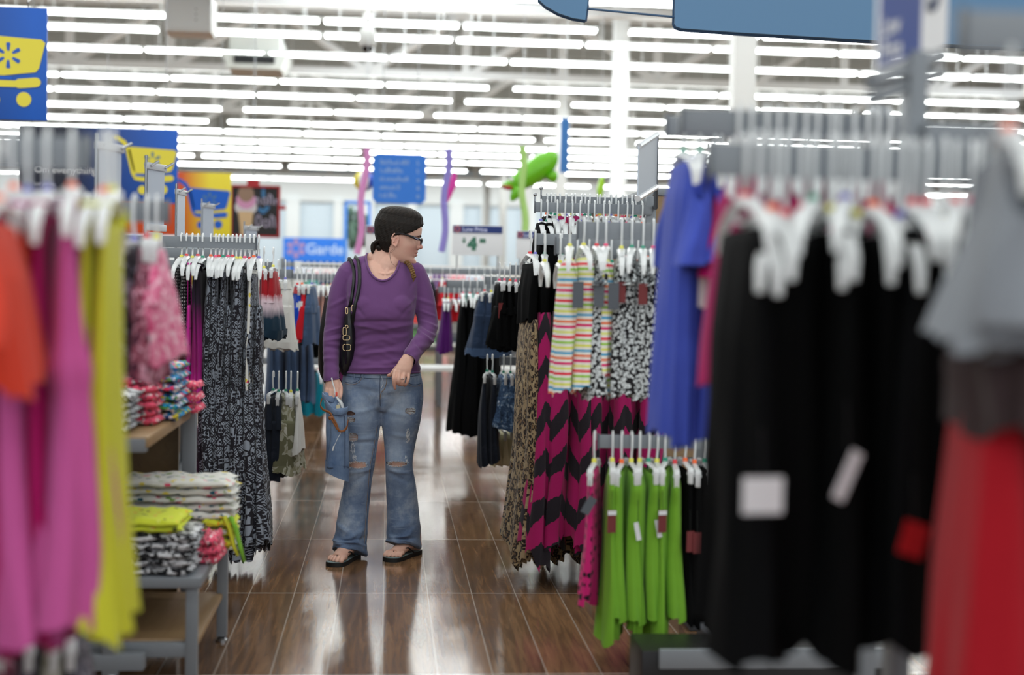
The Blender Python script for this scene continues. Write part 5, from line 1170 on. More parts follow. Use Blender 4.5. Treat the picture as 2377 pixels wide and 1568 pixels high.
# --- neck, chest, shoulders, trunk
limb(hb, [(*wp(906, 540, .05), .052), (*wp(901, 575, .045), .056), (*wp(893, 600, .035), .060), (*wp(888, 625, .03), .068)], 26, 5)
limb(hb, [(*HL(.012, 0, -.082), .036), (*HL(.004, 0, -.100), .038), (*wp(904, 612, .0), .048), (*wp(896, 636, .0), .05)], 22, 4)
# neck muscles and collar bones
limb(hb, [(*HL(-.012, -.045, -.055), .013), (*wp(906, 600, -.022), .014), (*wp(897, 634, -.050), .010)], 12, 4)
limb(hb, [(*wp(872, 594, .04), .026), (*wp(855, 602, .045), .024), (*wp(830, 612, .05), .022)], 14, 4)
for pts in (((890, 637), (868, 631), (840, 619)), ((898, 637), (922, 630), (950, 622))):
    limb(hb, [(*wp(pts[0][0], pts[0][1], -.056), .008), (*wp(pts[1][0], pts[1][1], -.040), .008), (*wp(pts[2][0], pts[2][1], -.01), .012)], 12, 4)
TR = [S5(846, 934, 606, .03, .060), S5(818, 960, 622, .03, .085), S5(805, 970, 650, .02, .100), S5(806, 966, 690, .01, .112), S5(808, 960, 730, .0, .118), S5(815, 957, 775, .01, .106), S5(812, 961, 812, .01, .110), S5(800, 974, 850, .01, .120), S5(794, 981, 890, .02, .128), S5(792, 982, 925, .03, .120), S5(800, 976, 950, .03, .10)]
def inset(rows, d): return [(a, b, c, max(.01, w-d), max(.01, h-d)) for a, b, c, w, h in rows]
slab(hb, inset(TR[:9], .010)+[S5(812, 962, 912, .035, .085), S5(830, 946, 925, .04, .05)])
# arms inside the sleeves, down to the wrists
ARM_R = [(812, 632, .03, .050), (795, 668, .03, .050), (784, 710, .02, .046), (776, 760, .01, .042), (770, 800, -.02, .038), (769, 840, -.06, .032), (770, 868, -.09, .027)]
ARM_L = [(962, 634, .03, .050), (978, 672, .03, .048), (988, 715, .02, .046), (993, 758, .0, .043), (985, 786, -.06, .041), (965, 810, -.13, .036), (950, 828, -.17, .028)]
for A in (ARM_R, ARM_L): limb(hb, [L4(a, b, c, r-.008) for a, b, c, r in A])
# legs
LEG_R = [(843, 930, .03, .090), (838, 975, .02, .082), (838, 1030, .0, .070), (838, 1072, -.015, .062), (832, 1120, -.01, .056), (822, 1190, .0, .046), (812, 1250, .0, .036), (806, 1282, .0, .034)]
LEG_L = [(930, 930, .03, .090), (931, 975, .03, .080), (927, 1030, .03, .066), (925, 1068, .02, .058), (930, 1120, .04, .054), (938, 1190, .06, .044), (945, 1245, .085, .034), (950, 1272, .10, .032)]
for A in (LEG_R, LEG_L): limb(hb, [L4(a, b, c, r-.006) for a, b, c, r in A])
def foot(ball_px, ball_py, dy, ang, heel):
    """ang: where the toes point, in the floor plane, 0 = at the camera"""
    c = W(ball_px, ball_py, WY+dy); c.z = .030; d = Vector((math.sin(ang), -math.cos(ang), 0)); p = Vector((d.y, -d.x, 0)); 
    hb_ = [c-d*.155+Vector((0, 0, .012)), c-d*.10+Vector((0, 0, .022)), c-d*.05+Vector((0, 0, .022)), c+Vector((0, 0, .010)), c+d*.035+Vector((0, 0, .004))]
    hb.tube(hb_, [.030, .034, .036, .034, .026], 18, flat=.72, up=(0, 0, 1)); hb.ball(hb_[0], .032, 14, 10); limb(hb, [(*hb_[0], .03), (*(c-d*.14+Vector((0, 0, .10))), .034)], 14, 3)
    toes = [(-.030, .062, .0125), (-.010, .066, .0092), (.007, .060, .0085), (.022, .052, .008), (.036, .042, .0085)]
    sg = heel
    for o_, l_, r_ in toes:
        b0 = c+p*(o_*sg)*.9; limb(hb, [(*(b0+d*.01+Vector((0, 0, .002))), r_*1.1), (*(b0+p*o_*sg*.12+d*(l_*.72)+Vector((0, 0, .004))), r_), (*(b0+p*o_*sg*.15+d*l_+Vector((0, 0, -.005))), r_*.95)], 12, 3)
    return c, d, p
FR = foot(790, 1296, -.13, math.radians(-22), 1); FL = foot(924, 1284, -.02, math.radians(-32), -1)
# --- hands
def finger(js, rs): limb(hb, [(*j, r) for j, r in zip(js, rs)], 14, 4)
def hp(px, py, dy): return W(px, py, WY+dy)
# her left hand (photo's right), back of the hand to us
hb.rings([[hp(cx, cy_, dy)+Vector((w*math.cos(t), -h*math.sin(t), .0))+Vector((0, 0, tilt*w*math.cos(t))) for t in np.linspace(0, 2*PI, 24, endpoint=False)] for cx, cy_, dy, w, h, tilt in
          ((953, 822, -.175, .024, .019, -.3), (947, 832, -.185, .028, .019, -.25), (941, 845, -.195, .034, .018, -.2), (936, 858, -.202, .038, .017, -.1), (934, 868, -.205, .037, .014, -.05), (934, 874, -.204, .032, .010, 0))])
for js in (((917, 862, -.206), (914, 878, -.222), (915, 890, -.218), (917, 902, -.208)), ((927, 864, -.210), (925, 882, -.228), (926, 892, -.216), (929, 893, -.200)), ((938, 864, -.208), (936, 882, -.226), (934, 893, -.216), (934, 893, -.200)), ((948, 862, -.202), (948, 878, -.216), (944, 890, -.212), (940, 896, -.200))):
    i_ = len(hb.v); finger([hp(*q) for q in js], [.0098, .0090, .0082, .0070] if js[0][0] != 948 else [.0085, .0078, .0072, .0062])
for q in ((917, 863, -.211), (927, 864, -.215), (938, 864, -.213), (948, 863, -.207)): hb.ball(hp(*q), (.0095, .007, .008), 10, 8)
finger([hp(928, 848, -.19), hp(915, 862, -.185), hp(908, 870, -.178), hp(902, 872, -.172)], [.013, .011, .009, .0078])
# her right hand (photo's left) hanging down, fingers closed round the hanger
hb.rings([[hp(cx, cy_, dy)+Vector((w*math.cos(t), -h*math.sin(t), 0)) for t in np.linspace(0, 2*PI, 24, endpoint=False)] for cx, cy_, dy, w, h in
          ((770, 866, -.090, .024, .020), (771, 876, -.095, .025, .021), (772, 888, -.100, .032, .022), (773, 900, -.105, .037, .021), (772, 912, -.108, .036, .018), (771, 918, -.108, .030, .013))])
for js in (((759, 905, -.115), (758, 922, -.122), (762, 936, -.118), (770, 940, -.105)), ((766, 907, -.122), (766, 926, -.132), (771, 939, -.127), (778, 941, -.112)), ((774, 908, -.124), (775, 926, -.134), (779, 938, -.130), (785, 940, -.115)), ((782, 906, -.118), (784, 920, -.128), (785, 932, -.130), (786, 938, -.120))):
    finger([hp(*q) for q in js], [.0098, .0090, .0084, .0074])
finger([hp(784, 886, -.085), hp(790, 898, -.098), hp(791, 912, -.112), hp(790, 922, -.122)], [.013, .0112, .0098, .0082])
def flush(co):
    v = np.zeros(len(co))
    def add(c, r, a):
        nonlocal v
        d = np.linalg.norm(co-np.array(c), axis=1); v = np.maximum(v, a*np.exp(-(d/r)**2))
    add(HL(.095, 0, -.028), .016, .62); add(HL(.078, -.03, -.045), .03, .38); add(HL(.06, -.05, -.05), .03, .30); add(HL(.084, 0, -.053), .0085, .95); add(HL(.084, 0, -.064), .0085, .95); add(HL(.08, -.012, -.059), .008, .9); add(HL(-.001, -.075, -.02), .03, .22)
    add(HL(.07, -.02, -.095), .02, .25)
    for q in ((915, 898, -.21), (926, 892, -.21), (940, 895, -.2), (903, 872, -.17), (765, 938, -.11), (783, 940, -.12)): add(hp(*q), .02, .3)
    return v
body = fuse(hb, 'body', SKIN, woman, vox=.0028, smooth=2, fac=.5, attr=flush)

# --- shirt
sb = MB(); slab(sb, [(a, b, c, w+.004, h+.004) for a, b, c, w, h in TR[:8]]+[S5(798, 975, 862, .01, .128), S5(797, 976, 874, .01, .130)])
# bust and shoulders
for px in (852, 922): sb.ball(wp(px, 712, -.030), (.078, .082, .082), 22, 16)
sb.ball(wp(887, 705, -.030), (.080, .076, .080), 22, 16)
limb(sb, [L4(846, 618, .03, .050), L4(822, 630, .03, .054), L4(808, 650, .03, .056)]); limb(sb, [L4(930, 618, .03, .048), L4(952, 632, .03, .054), L4(966, 650, .03, .055)])
for A in (ARM_R, ARM_L): limb(sb, [L4(a, b, c, r+.004) for a, b, c, r in A[:-1]]+[L4(A[-1][0]+(-1 if A is ARM_R else 3), A[-1][1]+(14 if A is ARM_R else 4), A[-1][2], A[-1][3]+.010)])
NC, NA = np.array(wp(889, 592)), None
px2m = WY/FPX
def neck_f(co):
    """< 0 inside the neck opening, seen from the front; the opening runs over the shoulders to the nape"""
    x = (co[:, 0]-NC[0])/(39*px2m); z = (co[:, 2]-NC[2]); y = co[:, 1]-WY
    depth = np.where(y < .03, 60*px2m, 14*px2m); zz = np.where(z > 0, z*.25, z)/depth
    return np.sqrt(x*x+zz*zz)-1
def shirt_post(co, nr):
    x, y, z = co[:, 0], co[:, 1], co[:, 2]; d = np.zeros(len(co)); o = wp(886, 740)
    front = np.clip(-(y-WY)/.08, 0, 1)
    def ridge(px, py, ang, ln, wd, amp, sel=None):
        c = wp(px, py); a = math.radians(ang); u = (x-c.x)*math.cos(a)+(z-c.z)*math.sin(a); v = -(x-c.x)*math.sin(a)+(z-c.z)*math.cos(a)
        return amp*np.exp(-(u/(ln*px2m))**2)*np.cos(np.clip(v/(wd*px2m), -PI, PI))*np.exp(-(v/(wd*px2m*1.6))**2)
    for px, py, ang, ln, wd, amp in ((885, 746, 2, 60, 5, -.004), (850, 757, -8, 40, 4, .003), (925, 757, 10, 40, 4, .003), (900, 775, 5, 60, 5, -.0025), (860, 792, 9, 50, 5, .003), (915, 800, 12, 50, 5, -.003), (880, 815, 6, 60, 5, .003), (850, 832, -6, 45, 5, -.0025), (915, 838, 10, 50, 5, .003), (880, 851, 3, 70, 4, .0035),
                                     (958, 700, 55, 26, 4, .004), (950, 712, 50, 26, 4, -.004), (820, 700, 125, 26, 4, .004), (828, 712, 130, 26, 4, -.004), (962, 650, 60, 20, 4, -.003)):
        d += 1.7*ridge(px, py, ang, ln, wd, amp)*front
    for px, py, ang, ln, wd, amp in ((776, 765, 20, 22, 3, .004), (775, 777, 14, 22, 3, -.004), (773, 788, 10, 22, 3, .0035), (772, 805, -8, 20, 4, -.003), (790, 700, 30, 24, 4, .003), (768, 830, 5, 20, 4, .0025), (996, 752, -22, 20, 3, .004), (994, 764, -28, 22, 3, -.004), (985, 778, -35, 22, 3, .004), (970, 800, -50, 16, 3, -.003), (985, 700, -18, 22, 4, .003), (992, 728, -20, 20, 3, .003)):
        d += 1.5*ridge(px, py, ang, ln, wd, amp)
    d += .0012*np.sin(z*180+3*np.sin(x*30))*np.exp(-((z-wp(880, 800).z)/.12)**2)
    co = co+nr*d[:, None]
    f = neck_f(co); m = (np.abs(f) < .10)&(co[:, 2] > wp(0, 662).z); g = co[m]; cx = g[:, 0]-NC[0]; cz = g[:, 2]-NC[2]; s = 1/(1+f[m]); g[:, 0] = NC[0]+cx*s; g[:, 2] = NC[2]+cz*s; co[m] = g
    return co
CUFF_R, CUFF_L = wp(769, 880), wp(947, 832)
def shirt_keep(co):
    f = neck_f(co); k = ~((f < -.012)&(co[:, 2] > wp(0, 668).z)); zc = wp(885, 864).z
    arm = (np.abs(co[:, 0]-wp(769, 860).x) < .052)&(co[:, 1] < WY-.03)&(co[:, 0] < wp(795, 860).x); hem = (co[:, 2] < zc+(co[:, 0]-wp(885, 864).x)*-.02)&~arm; k &= ~hem
    k &= ~(arm&(co[:, 2] < CUFF_R.z+.2*(co[:, 0]-CUFF_R.x)))
    a = np.array(wp(965, 810, -.13)); b = np.array(wp(947, 832, -.175)); d = (b-a)/np.linalg.norm(b-a); t = (co-b)@d; near = (np.linalg.norm(co-b, axis=1) < .062)&(co[:, 1] < WY-.118)
    k &= ~(near&(t > .004)); return k
PUR = fabric('purple_knit', srgb(116, 76, 128), var=.3, dark=srgb(90, 54, 102), sheen=.25)
shirt = fuse(sb, 'long_sleeve_shirt', PUR, woman, vox=.0045, smooth=4, fac=.5, post=shirt_post, keep=shirt_keep)
def smooth_edges(o, it, snap=True):
    """even out the open edges of a cloth; returns the loops"""
    bm = bmesh.new(); bm.from_mesh(o.data); be = [e for e in bm.edges if e.is_boundary]; nb = {}
    for e in be:
        for v in e.verts: nb.setdefault(v, []).append(e.other_vert(v))
    for k in range(it):
        new = {v: (v.co*2+sum((q.co for q in l), Vector()))/(2+len(l)) for v, l in nb.items()}
        for v, c in new.items(): v.co = c
    seen, loops = set(), []
    for v0 in nb:
        if v0 in seen: continue
        lp, v = [], v0
        while v is not None and v not in seen:
            seen.add(v); lp.append(v.co.copy()); v = next((q for q in nb[v] if q not in seen), None)
        if len(lp) > 24: loops.append(lp)
    bm.to_mesh(o.data); bm.free(); o.data.update(); return loops
for lp in smooth_edges(shirt, 10):
    c = sum(lp, Vector())/len(lp); nm_ = 'cuff' if (c-CUFF_R).length < .09 or (c-wp(947, 832, -.17)).length < .09 else 'hem'
    if nm_ == 'cuff': MB().tube([p for p in lp[::2]]+[lp[0]], .0026, 6).build('cuff', PUR, woman, smooth='all')
def surf_y(o, x, z, near=WY-.3):
    """front surface of a mesh at x, z"""
    hit, loc, n, i = o.ray_cast(Vector((x, near-.3, z)), Vector((0, 1, 0))); return loc.y if hit else None
# neck band, cuffs and hem rolls
q = []
for a in np.linspace(PI*1.02, 2*PI-.02*PI, 40):
    x = NC[0]+39*px2m*math.cos(a); z = NC[2]+60*px2m*math.sin(a); y = surf_y(shirt, x*1.0+.006*math.cos(a), z-.006) or (surf_y(body, x, z) or WY-.05)
    q.append(Vector((x, y-.001, z)))
for k in range(3): q = [q[0]]+[(q[i-1]+q[i]*2+q[i+1])/4 for i in range(1, len(q)-1)]+[q[-1]]
q = [q[0]+Vector((.012, .07, .012)), q[0]+Vector((.003, .03, .012))]+q+[q[-1]+Vector((-.003, .03, .012)), q[-1]+Vector((-.012, .07, .012))]
MB().tube(q, .0052, 8, flat=1).build('neck_band', PUR, woman, smooth='all')
mb = MB(); q = []
for px in range(798, 976, 4):
    p = wp(px, 863+(px-885)*.0); y = surf_y(shirt, p.x, p.z+.006, WY-.02) if not (900 < px < 975) else None; q.append((p.x, y, p.z))
yv = [(WY-.118 if v[1] is None else v[1]) for v in q]; yv = [WY+.01-.138*math.sqrt(max(0, 1-((v[0]-wp(886, 863).x)/(.186))**2)) for v in q]
MB().tube([(v[0], y, v[2]) for v, y in zip(q, yv)], .0045, 8).build('hem', PUR, woman, smooth='all')

# --- jeans
jb = MB(); slab(jb, [S5(799, 975, 858, .01, .119), S5(794, 981, 885, .02, .127), S5(792, 983, 915, .03, .124), S5(794, 981, 938, .03, .108), S5(806, 970, 952, .035, .090)])
JR = [(843, 905, .012, .100), (842, 930, .008, .100), (838, 975, .004, .093), (840, 1030, .0, .074), (838, 1078, -.015, .064), (831, 1120, -.01, .064), (822, 1180, .0, .070), (815, 1240, -.01, .076), (812, 1290, -.02, .082)]
JL = [(932, 905, .012, .100), (932, 930, .010, .100), (931, 975, .012, .092), (928, 1030, .03, .074), (926, 1078, .02, .064), (930, 1120, .04, .070), (935, 1180, .06, .075), (937, 1235, .06, .080), (937, 1272, .06, .084)]
def leg(A):
    q = catm([L4(a, b, c, r) for a, b, c, r in A], 5); R = [[(v[0]+v[3]*math.cos(t), v[1]+v[3]*.96*math.sin(t), v[2]) for t in np.linspace(0, 2*PI, 30, endpoint=False)] for v in q]; jb.rings(R[::-1])
leg(JR); leg(JL)
HOLES = [(830, 1075, -.0, 24, 6.5), (921, 1075, 0, 23, 5), (812, 957, 0, 12, 4), (814, 971, 0, 10, 4.5), (820, 1012, 0, 11, 9), (952, 951, 0, 12, 6)]
def jean_post(co, nr):
    x, y, z = co[:, 0], co[:, 1], co[:, 2]; d = np.zeros(len(co)); front = np.clip(-(y-WY-.02)/.05, 0, 1)
    for px, py, ang, ln, wd, amp in ((860, 905, -12, 36, 6, -.004), (905, 905, 14, 30, 6, .004), (884, 940, 80, 26, 5, -.008), (850, 950, 14, 36, 5, .003), (915, 955, -14, 36, 5, .003), (845, 1015, 4, 34, 5, .004), (850, 1024, 0, 34, 4, -.003), (930, 1010, -10, 24, 5, .003), (838, 1090, 12, 28, 4, .005), (842, 1104, 30, 24, 5, -.004), (925, 1094, -8, 26, 4, .005), (930, 1110, -25, 26, 5, -.004),
                                     (815, 1252, 12, 40, 5, -.008), (810, 1262, -6, 44, 5, .010), (822, 1238, 35, 26, 5, .006), (800, 1225, -30, 24, 5, .004), (835, 1245, 75, 20, 5, .007), (800, 1278, 20, 36, 4, -.006), (925, 1248, 12, 36, 5, .009), (935, 1256, 8, 40, 4, -.009), (905, 1236, -50, 20, 6, -.010), (950, 1238, 35, 28, 5, .008), (945, 1266, -12, 36, 4, .007), (930, 1222, 20, 30, 6, .005)):
        c = wp(px, py); a = math.radians(ang); u = (x-c.x)*math.cos(a)+(z-c.z)*math.sin(a); v = -(x-c.x)*math.sin(a)+(z-c.z)*math.cos(a)
        d += amp*np.exp(-(u/(ln*px2m))**2)*np.cos(np.clip(v/(wd*px2m), -PI, PI))*np.exp(-(v/(wd*px2m*1.6))**2)*front
    low = sstep(.20, .03, z); d += low*.004*np.sin(x*70+z*60); co = co+nr*d[:, None]
    # hems break over the feet: rise at the toes, reach the floor at the heel
    for A, F_, rise in ((JR, FR, .045), (JL, FL, .040)):
        c = np.array(L4(A[-1][0], A[-1][1], A[-1][2], 0)[:3]); s = np.abs(x-c[0]) < .14; s &= co[:, 2] < .12
        dd = np.array([F_[1].x, F_[1].y]); t = ((co[:, 0]-c[0])*dd[0]+(co[:, 1]-c[1])*dd[1])/.08; w = s*sstep(.12, .02, co[:, 2]); side = (x > wp(884, 1250).x) if A is JL else (x <= wp(884, 1250).x)
        co[:, 2] += w*side*np.clip(t+.2, 0, 1)*rise; co[:, 0] += w*side*np.clip(t, 0, 1)*dd[0]*.02; co[:, 1] += w*side*np.clip(t, 0, 1)*dd[1]*.02
    return co
def hole_mask(co):
    m = np.zeros(len(co), bool)
    for k, (px, py, ang, a, b) in enumerate(HOLES):
        c = wp(px, py); u = (co[:, 0]-c.x)/(a*px2m); v = (co[:, 2]-c.z)/(b*px2m); n = .16*np.sin(u*9+k)+.10*np.sin(u*23+2*k); m |= (u*u+v*v+n < 1)&(co[:, 1] < WY+.01)
    return m
def jean_keep(co):
    k = co[:, 2] > .012; k &= ~((co[:, 2] > wp(885, 859).z)); return k&~hole_mask(co)
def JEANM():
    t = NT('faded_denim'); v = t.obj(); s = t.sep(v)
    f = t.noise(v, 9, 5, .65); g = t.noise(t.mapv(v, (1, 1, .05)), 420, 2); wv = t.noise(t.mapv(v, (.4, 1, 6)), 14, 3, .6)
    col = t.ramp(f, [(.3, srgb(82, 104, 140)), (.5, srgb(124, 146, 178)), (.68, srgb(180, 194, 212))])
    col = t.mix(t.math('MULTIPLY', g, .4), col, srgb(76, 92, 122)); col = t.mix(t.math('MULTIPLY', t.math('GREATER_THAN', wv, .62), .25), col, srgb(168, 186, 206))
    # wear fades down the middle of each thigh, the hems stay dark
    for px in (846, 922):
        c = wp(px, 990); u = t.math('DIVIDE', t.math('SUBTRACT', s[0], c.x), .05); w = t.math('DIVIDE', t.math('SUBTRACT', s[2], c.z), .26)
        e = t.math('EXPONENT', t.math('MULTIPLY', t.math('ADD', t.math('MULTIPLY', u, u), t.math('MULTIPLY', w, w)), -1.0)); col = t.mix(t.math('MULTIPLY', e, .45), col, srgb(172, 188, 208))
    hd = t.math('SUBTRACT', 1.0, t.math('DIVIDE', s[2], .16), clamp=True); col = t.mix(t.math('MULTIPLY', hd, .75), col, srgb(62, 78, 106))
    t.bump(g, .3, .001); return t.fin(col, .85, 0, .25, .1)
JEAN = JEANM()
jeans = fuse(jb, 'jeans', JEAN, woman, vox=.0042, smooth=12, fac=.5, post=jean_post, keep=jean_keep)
smooth_edges(jeans, 4)
THR = plain('white_cotton_thread', srgb(226, 230, 234), .9); STI = plain('ochre_stitching', srgb(150, 120, 78), .8); STD = plain('dark_seam', srgb(66, 82, 110), .8)
def on_jeans(px, py, off=.002, default=None):
    p = wp(px, py); y = surf_y(jeans, p.x, p.z)
    return Vector((p.x, (y if y is not None else (default or WY-.1))-off, p.z))
rd = random.Random(5)
for k, (px, py, ang, a, b) in enumerate(HOLES):
    mb = MB()
    ydef = surf_y(jeans, wp(px, py+b+6).x, wp(px, py+b+6).z) or WY-.08
    m = int(a*1.1)
    for i in range(m):
        u = -1+2*(i+.5)/m; e = math.sqrt(max(0, 1-u*u)); x_ = px+u*a
        for sgn in (-1, 1):
            l = (1+rd.random()*4)*(1.4 if rd.random() < .15 else 1); y0_ = py+sgn*b*e*1.02; p0 = wp(x_, y0_+sgn*2.5); p1 = wp(x_+rd.uniform(-4, 4), y0_-sgn*l*.5+(l*.4)); mid = wp(x_+rd.uniform(-3, 3), y0_+rd.uniform(-2, 2))
            mb.tube([(p0.x, ydef-.001, p0.z), (mid.x, ydef-.006-rd.random()*.004, mid.z), (p1.x, ydef-.003, p1.z)], .0006, 4)
    if b > 5.6 and k >= 2 or k in (2, 3):
        for i in range(int(b*1.1)+2):
            zz = py-b+2*b*(i+.5)/(int(b*1.1)+2); e = math.sqrt(max(0, 1-((zz-py)/b)**2)); p0, p1 = wp(px-a*e, zz), wp(px+a*e, zz+rd.uniform(-1, 1)); mb.tube([(p0.x, ydef+.002, p0.z), ((p0.x+p1.x)/2, ydef-.003, (p0.z+p1.z)/2-.001), (p1.x, ydef+.002, p1.z)], .0006, 4)
    mb.build('frayed_threads', THR, jeans)
for x0_, y0_, n_ in ((820, 1035, 10), (948, 1000, 9), (946, 1016, 12), (944, 1062, 7), (824, 1058, 8)):
    mb = MB()
    for i in range(n_*2):
        a_, b_ = x0_+rd.uniform(-4, 4), y0_+rd.uniform(-n_, n_); p0, p1 = on_jeans(a_, b_, .002), on_jeans(a_+rd.uniform(-3, 3), b_+rd.uniform(3, 7), .003); mb.tube([p0, p1], .0009, 4)
    mb.build('frayed_threads', THR, jeans)
def seam(name, pts, m, r=.0008, off=.0008):
    r = min(r, .0013)
    q = [on_jeans(a, b, off) for a, b in [tuple(v) for v in catm(pts, 6)]]; return MB().tube(q, r, 5).build(name, m, jeans)
seam('inseam', [(878, 985), (870, 1040), (862, 1080), (858, 1130), (853, 1190), (850, 1240), (848, 1275)], STD, .0022); seam('inseam_stitching', [(876, 985), (867, 1040), (859, 1080), (855, 1130), (850, 1190), (847, 1240), (845, 1270)], STI)
seam('pocket_seam', [(801, 885), (815, 887), (829, 883), (836, 876), (839, 866)], STD, .002); seam('pocket_stitching', [(801, 889), (816, 891), (832, 886), (839, 878), (842, 866)], STI)
seam('pocket_seam', [(944, 884), (955, 890), (968, 891), (978, 888)], STD, .002); seam('pocket_stitching', [(944, 889), (955, 894), (968, 895), (978, 892)], STI)
seam('waistband_seam', [(802, 871), (840, 874), (884, 876), (925, 874), (974, 870)], STD, .0018)
seam('fly_stitching', [(898, 868), (897, 885), (892, 900), (885, 908), (882, 925)], STI, .0014); seam('fly_flap', [(883, 868), (882, 890), (882, 920), (883, 940)], STD, .003)
seam('fly_flap', [(880, 862), (886, 872), (890, 885), (886, 897)], THR, .0012)
for px in (822, 842, 944): MB().tube([on_jeans(px, 861, .004), on_jeans(px+1, 868, .006), on_jeans(px+2, 877, .004)], .0045, 6, flat=.5).build('belt_loop', JEAN, jeans)
# --- flip flops
RUB = plain('black_rubber', srgb(24, 25, 26), .6); INS = plain('grey_green_insole', srgb(120, 140, 142), .6)
for (c, d, p), lab in ((FR, 'r'), (FL, 'l')):
    def sole(k, z0, z1, m, par, name):
        q = []; out = [(-.185, .0), (-.178, .026), (-.14, .036), (-.06, .036), (.0, .044), (.05, .046), (.078, .034), (.092, .0), (.078, -.034), (.05, -.046), (.0, -.044), (-.06, -.036), (-.14, -.036), (-.178, -.026)]
        c0 = [tuple(v) for v in catm([(*o, 0) for o in out+out[:1]], 4)][:-1]
        r1 = [c+d*(u*k)+p*(w*k) for u, w, _ in c0]; return MB().rings([[Vector((v.x, v.y, z0)) for v in r1], [Vector((v.x, v.y, z1)) for v in r1]]).build(name, m, par)
    ff = sole(1, .0, .019, RUB, woman, 'flip_flop'); sole(.94, .019, .0205, INS, ff, 'insole')
    t0 = c+d*.045; t0.z = .022; a1 = t0+Vector((0, 0, .026))-d*.012
    MB().tube([t0, a1], .0035, 8).tube([a1, c+p*.036-d*.03+Vector((0, 0, .022)), c+p*.040-d*.075-Vector((0, 0, .006))], [.004, .0065, .006], 8, flat=.5).tube([a1, c-p*.036-d*.03+Vector((0, 0, .022)), c-p*.040-d*.075-Vector((0, 0, .006))], [.004, .0065, .006], 8, flat=.5).build('thong_strap', RUB, ff)
# --- hair swept down and back, with a low twist and a side braid
def HAIRM():
    t = NT('dark_brown_hair'); v = t.obj(); a = t.noise(t.mapv(t.mapv(v, rot=(0, .55, 0)), (1.0, 1.0, 10)), 24, 4, .65, .3); b = t.noise(v, 5, 2)
    col = t.ramp(a, [(.3, srgb(12, 9, 7)), (.55, srgb(26, 19, 14)), (.75, srgb(48, 35, 25))]); t.bump(a, .8, .004); return t.fin(t.mix(t.math('MULTIPLY', b, .3), col, srgb(34, 25, 18)), .5, 0, .25)
HAIR = HAIRM()
def BLONDM():
    t = NT('sun_lightened_braid'); a = t.noise(t.mapv(t.obj(), (1, 1, 3)), 130, 3, .6); b = t.noise(t.obj(), 24, 2); c = t.ramp(a, [(.35, srgb(78, 54, 30)), (.6, srgb(158, 118, 66))]); t.bump(a, .7, .003)
    return t.fin(t.mix(b, c, srgb(92, 66, 40)), .5, 0, .3)
BLOND = BLONDM()
mb = MB(); R = []; n = 160; NZ = 120
for j in range(NZ+1):
    z = -.076+(.128+.076)*j/NZ; zz = min(z, .1125)*(.113/.128) if z > 0 else z; Fr, Bk, Wd = np.interp(zz, zt_, Fz)+.004+.006*sstep(.03, .1, z), np.interp(zz, zt_, Bz)+.013, np.interp(zz, zt_, Wz)+.008
    if z < -.03: Bk *= 1-.06*(-.03-z)/.046; Wd *= 1-.1*(-.03-z)/.046
    cp = math.sqrt(max(.0, 1-max(0, (z-.085)/.0435)**2))
    if z > .085: zz = .085*(.113/.128); Fr, Bk, Wd = (np.interp(zz, zt_, Fz)+.0095)*cp+.001, (np.interp(zz, zt_, Bz)+.013)*cp+.001, (np.interp(zz, zt_, Wz)+.008)*cp+.001
    row = []
    for i in range(n):
        t = 2*PI*i/n; c, s = math.cos(t), math.sin(t); A = Fr if c > 0 else Bk; e = 2.15; r = (abs(c/A)**e+abs(s/Wd)**e)**(-1/e); x, y = r*c, r*s
        k = .0016*math.sin(26*t+6*math.sin(z*22))+.0010*math.sin(61*t+z*90); r *= 1+k/.08; row.append((r*c, r*s, z))
    R.append(row)
def hairline(x, y, z):
    """> 0 where hair grows"""
    ay = abs(y)
    xs_ = np.interp(z, [-.08, -.05, -.02, -.002, .010, .024, .040, .055, .070, .085], [-.034, -.030, -.026, -.022, .020, .048, .070, .084, .098, .2]); xs_ = xs_ if ay > .03 else np.interp(z, [-.08, .040, .058, .066, .075], [-.03, .02, .06, .09, .2])
    return xs_-x
hm = bmesh.new(); grid_v = [[hm.verts.new(HL(*p)) for p in r] for r in R]
for j in range(NZ):
    for i in range(n):
        i2 = (i+1) % n; ctr = [sum(q)/4 for q in zip(R[j][i], R[j][i2], R[j+1][i], R[j+1][i2])]
        if hairline(*ctr) > 0: hm.faces.new((grid_v[j][i], grid_v[j][i2], grid_v[j+1][i2], grid_v[j+1][i]))
hm.faces.new([grid_v[NZ][i] for i in range(n)]); 
bmesh.ops.delete(hm, geom=[v for v in hm.verts if not v.link_faces], context='VERTS')
me = bpy.data.meshes.new('hair'); hm.to_mesh(me); hm.free(); me.materials.append(HAIR); me.polygons.foreach_set('use_smooth', [True]*len(me.polygons))
hair = bpy.data.objects.new('hair', me); C.objects.link(hair); hair.parent = woman
md = hair.modifiers.new('t', 'SOLIDIFY'); md.thickness = .009; md.offset = -1; sm = hair.modifiers.new('s', 'SMOOTH'); sm.iterations = 6; sm.factor = .5
rd = random.Random(2); mb = MB()
def strand(pts, r, m=None): q = catm(pts, 5); (m or mb).tube([v for v in q], [r*(.12+.88*math.sin(PI*min(.98, (i+.6)/len(q)))**.7) for i in range(len(q))], 7)
mb = MB()
for k in range(9):                                      # low twist at the nape
    a = k*.75; mb.ball(HL(-.066-.010*math.cos(k), -.016+.012*math.sin(a), -.042-.003*k), (.015, .015, .014), 12, 8)
strand([HL(-.06, -.045, -.02), HL(-.085, -.03, -.035), HL(-.095, -.01, -.055), HL(-.088, .0, -.085)], .013); strand([HL(-.085, .0, -.03), HL(-.105, -.012, -.055), HL(-.100, -.01, -.090)], .010)
mb.build('low_twist', HAIR, hair)
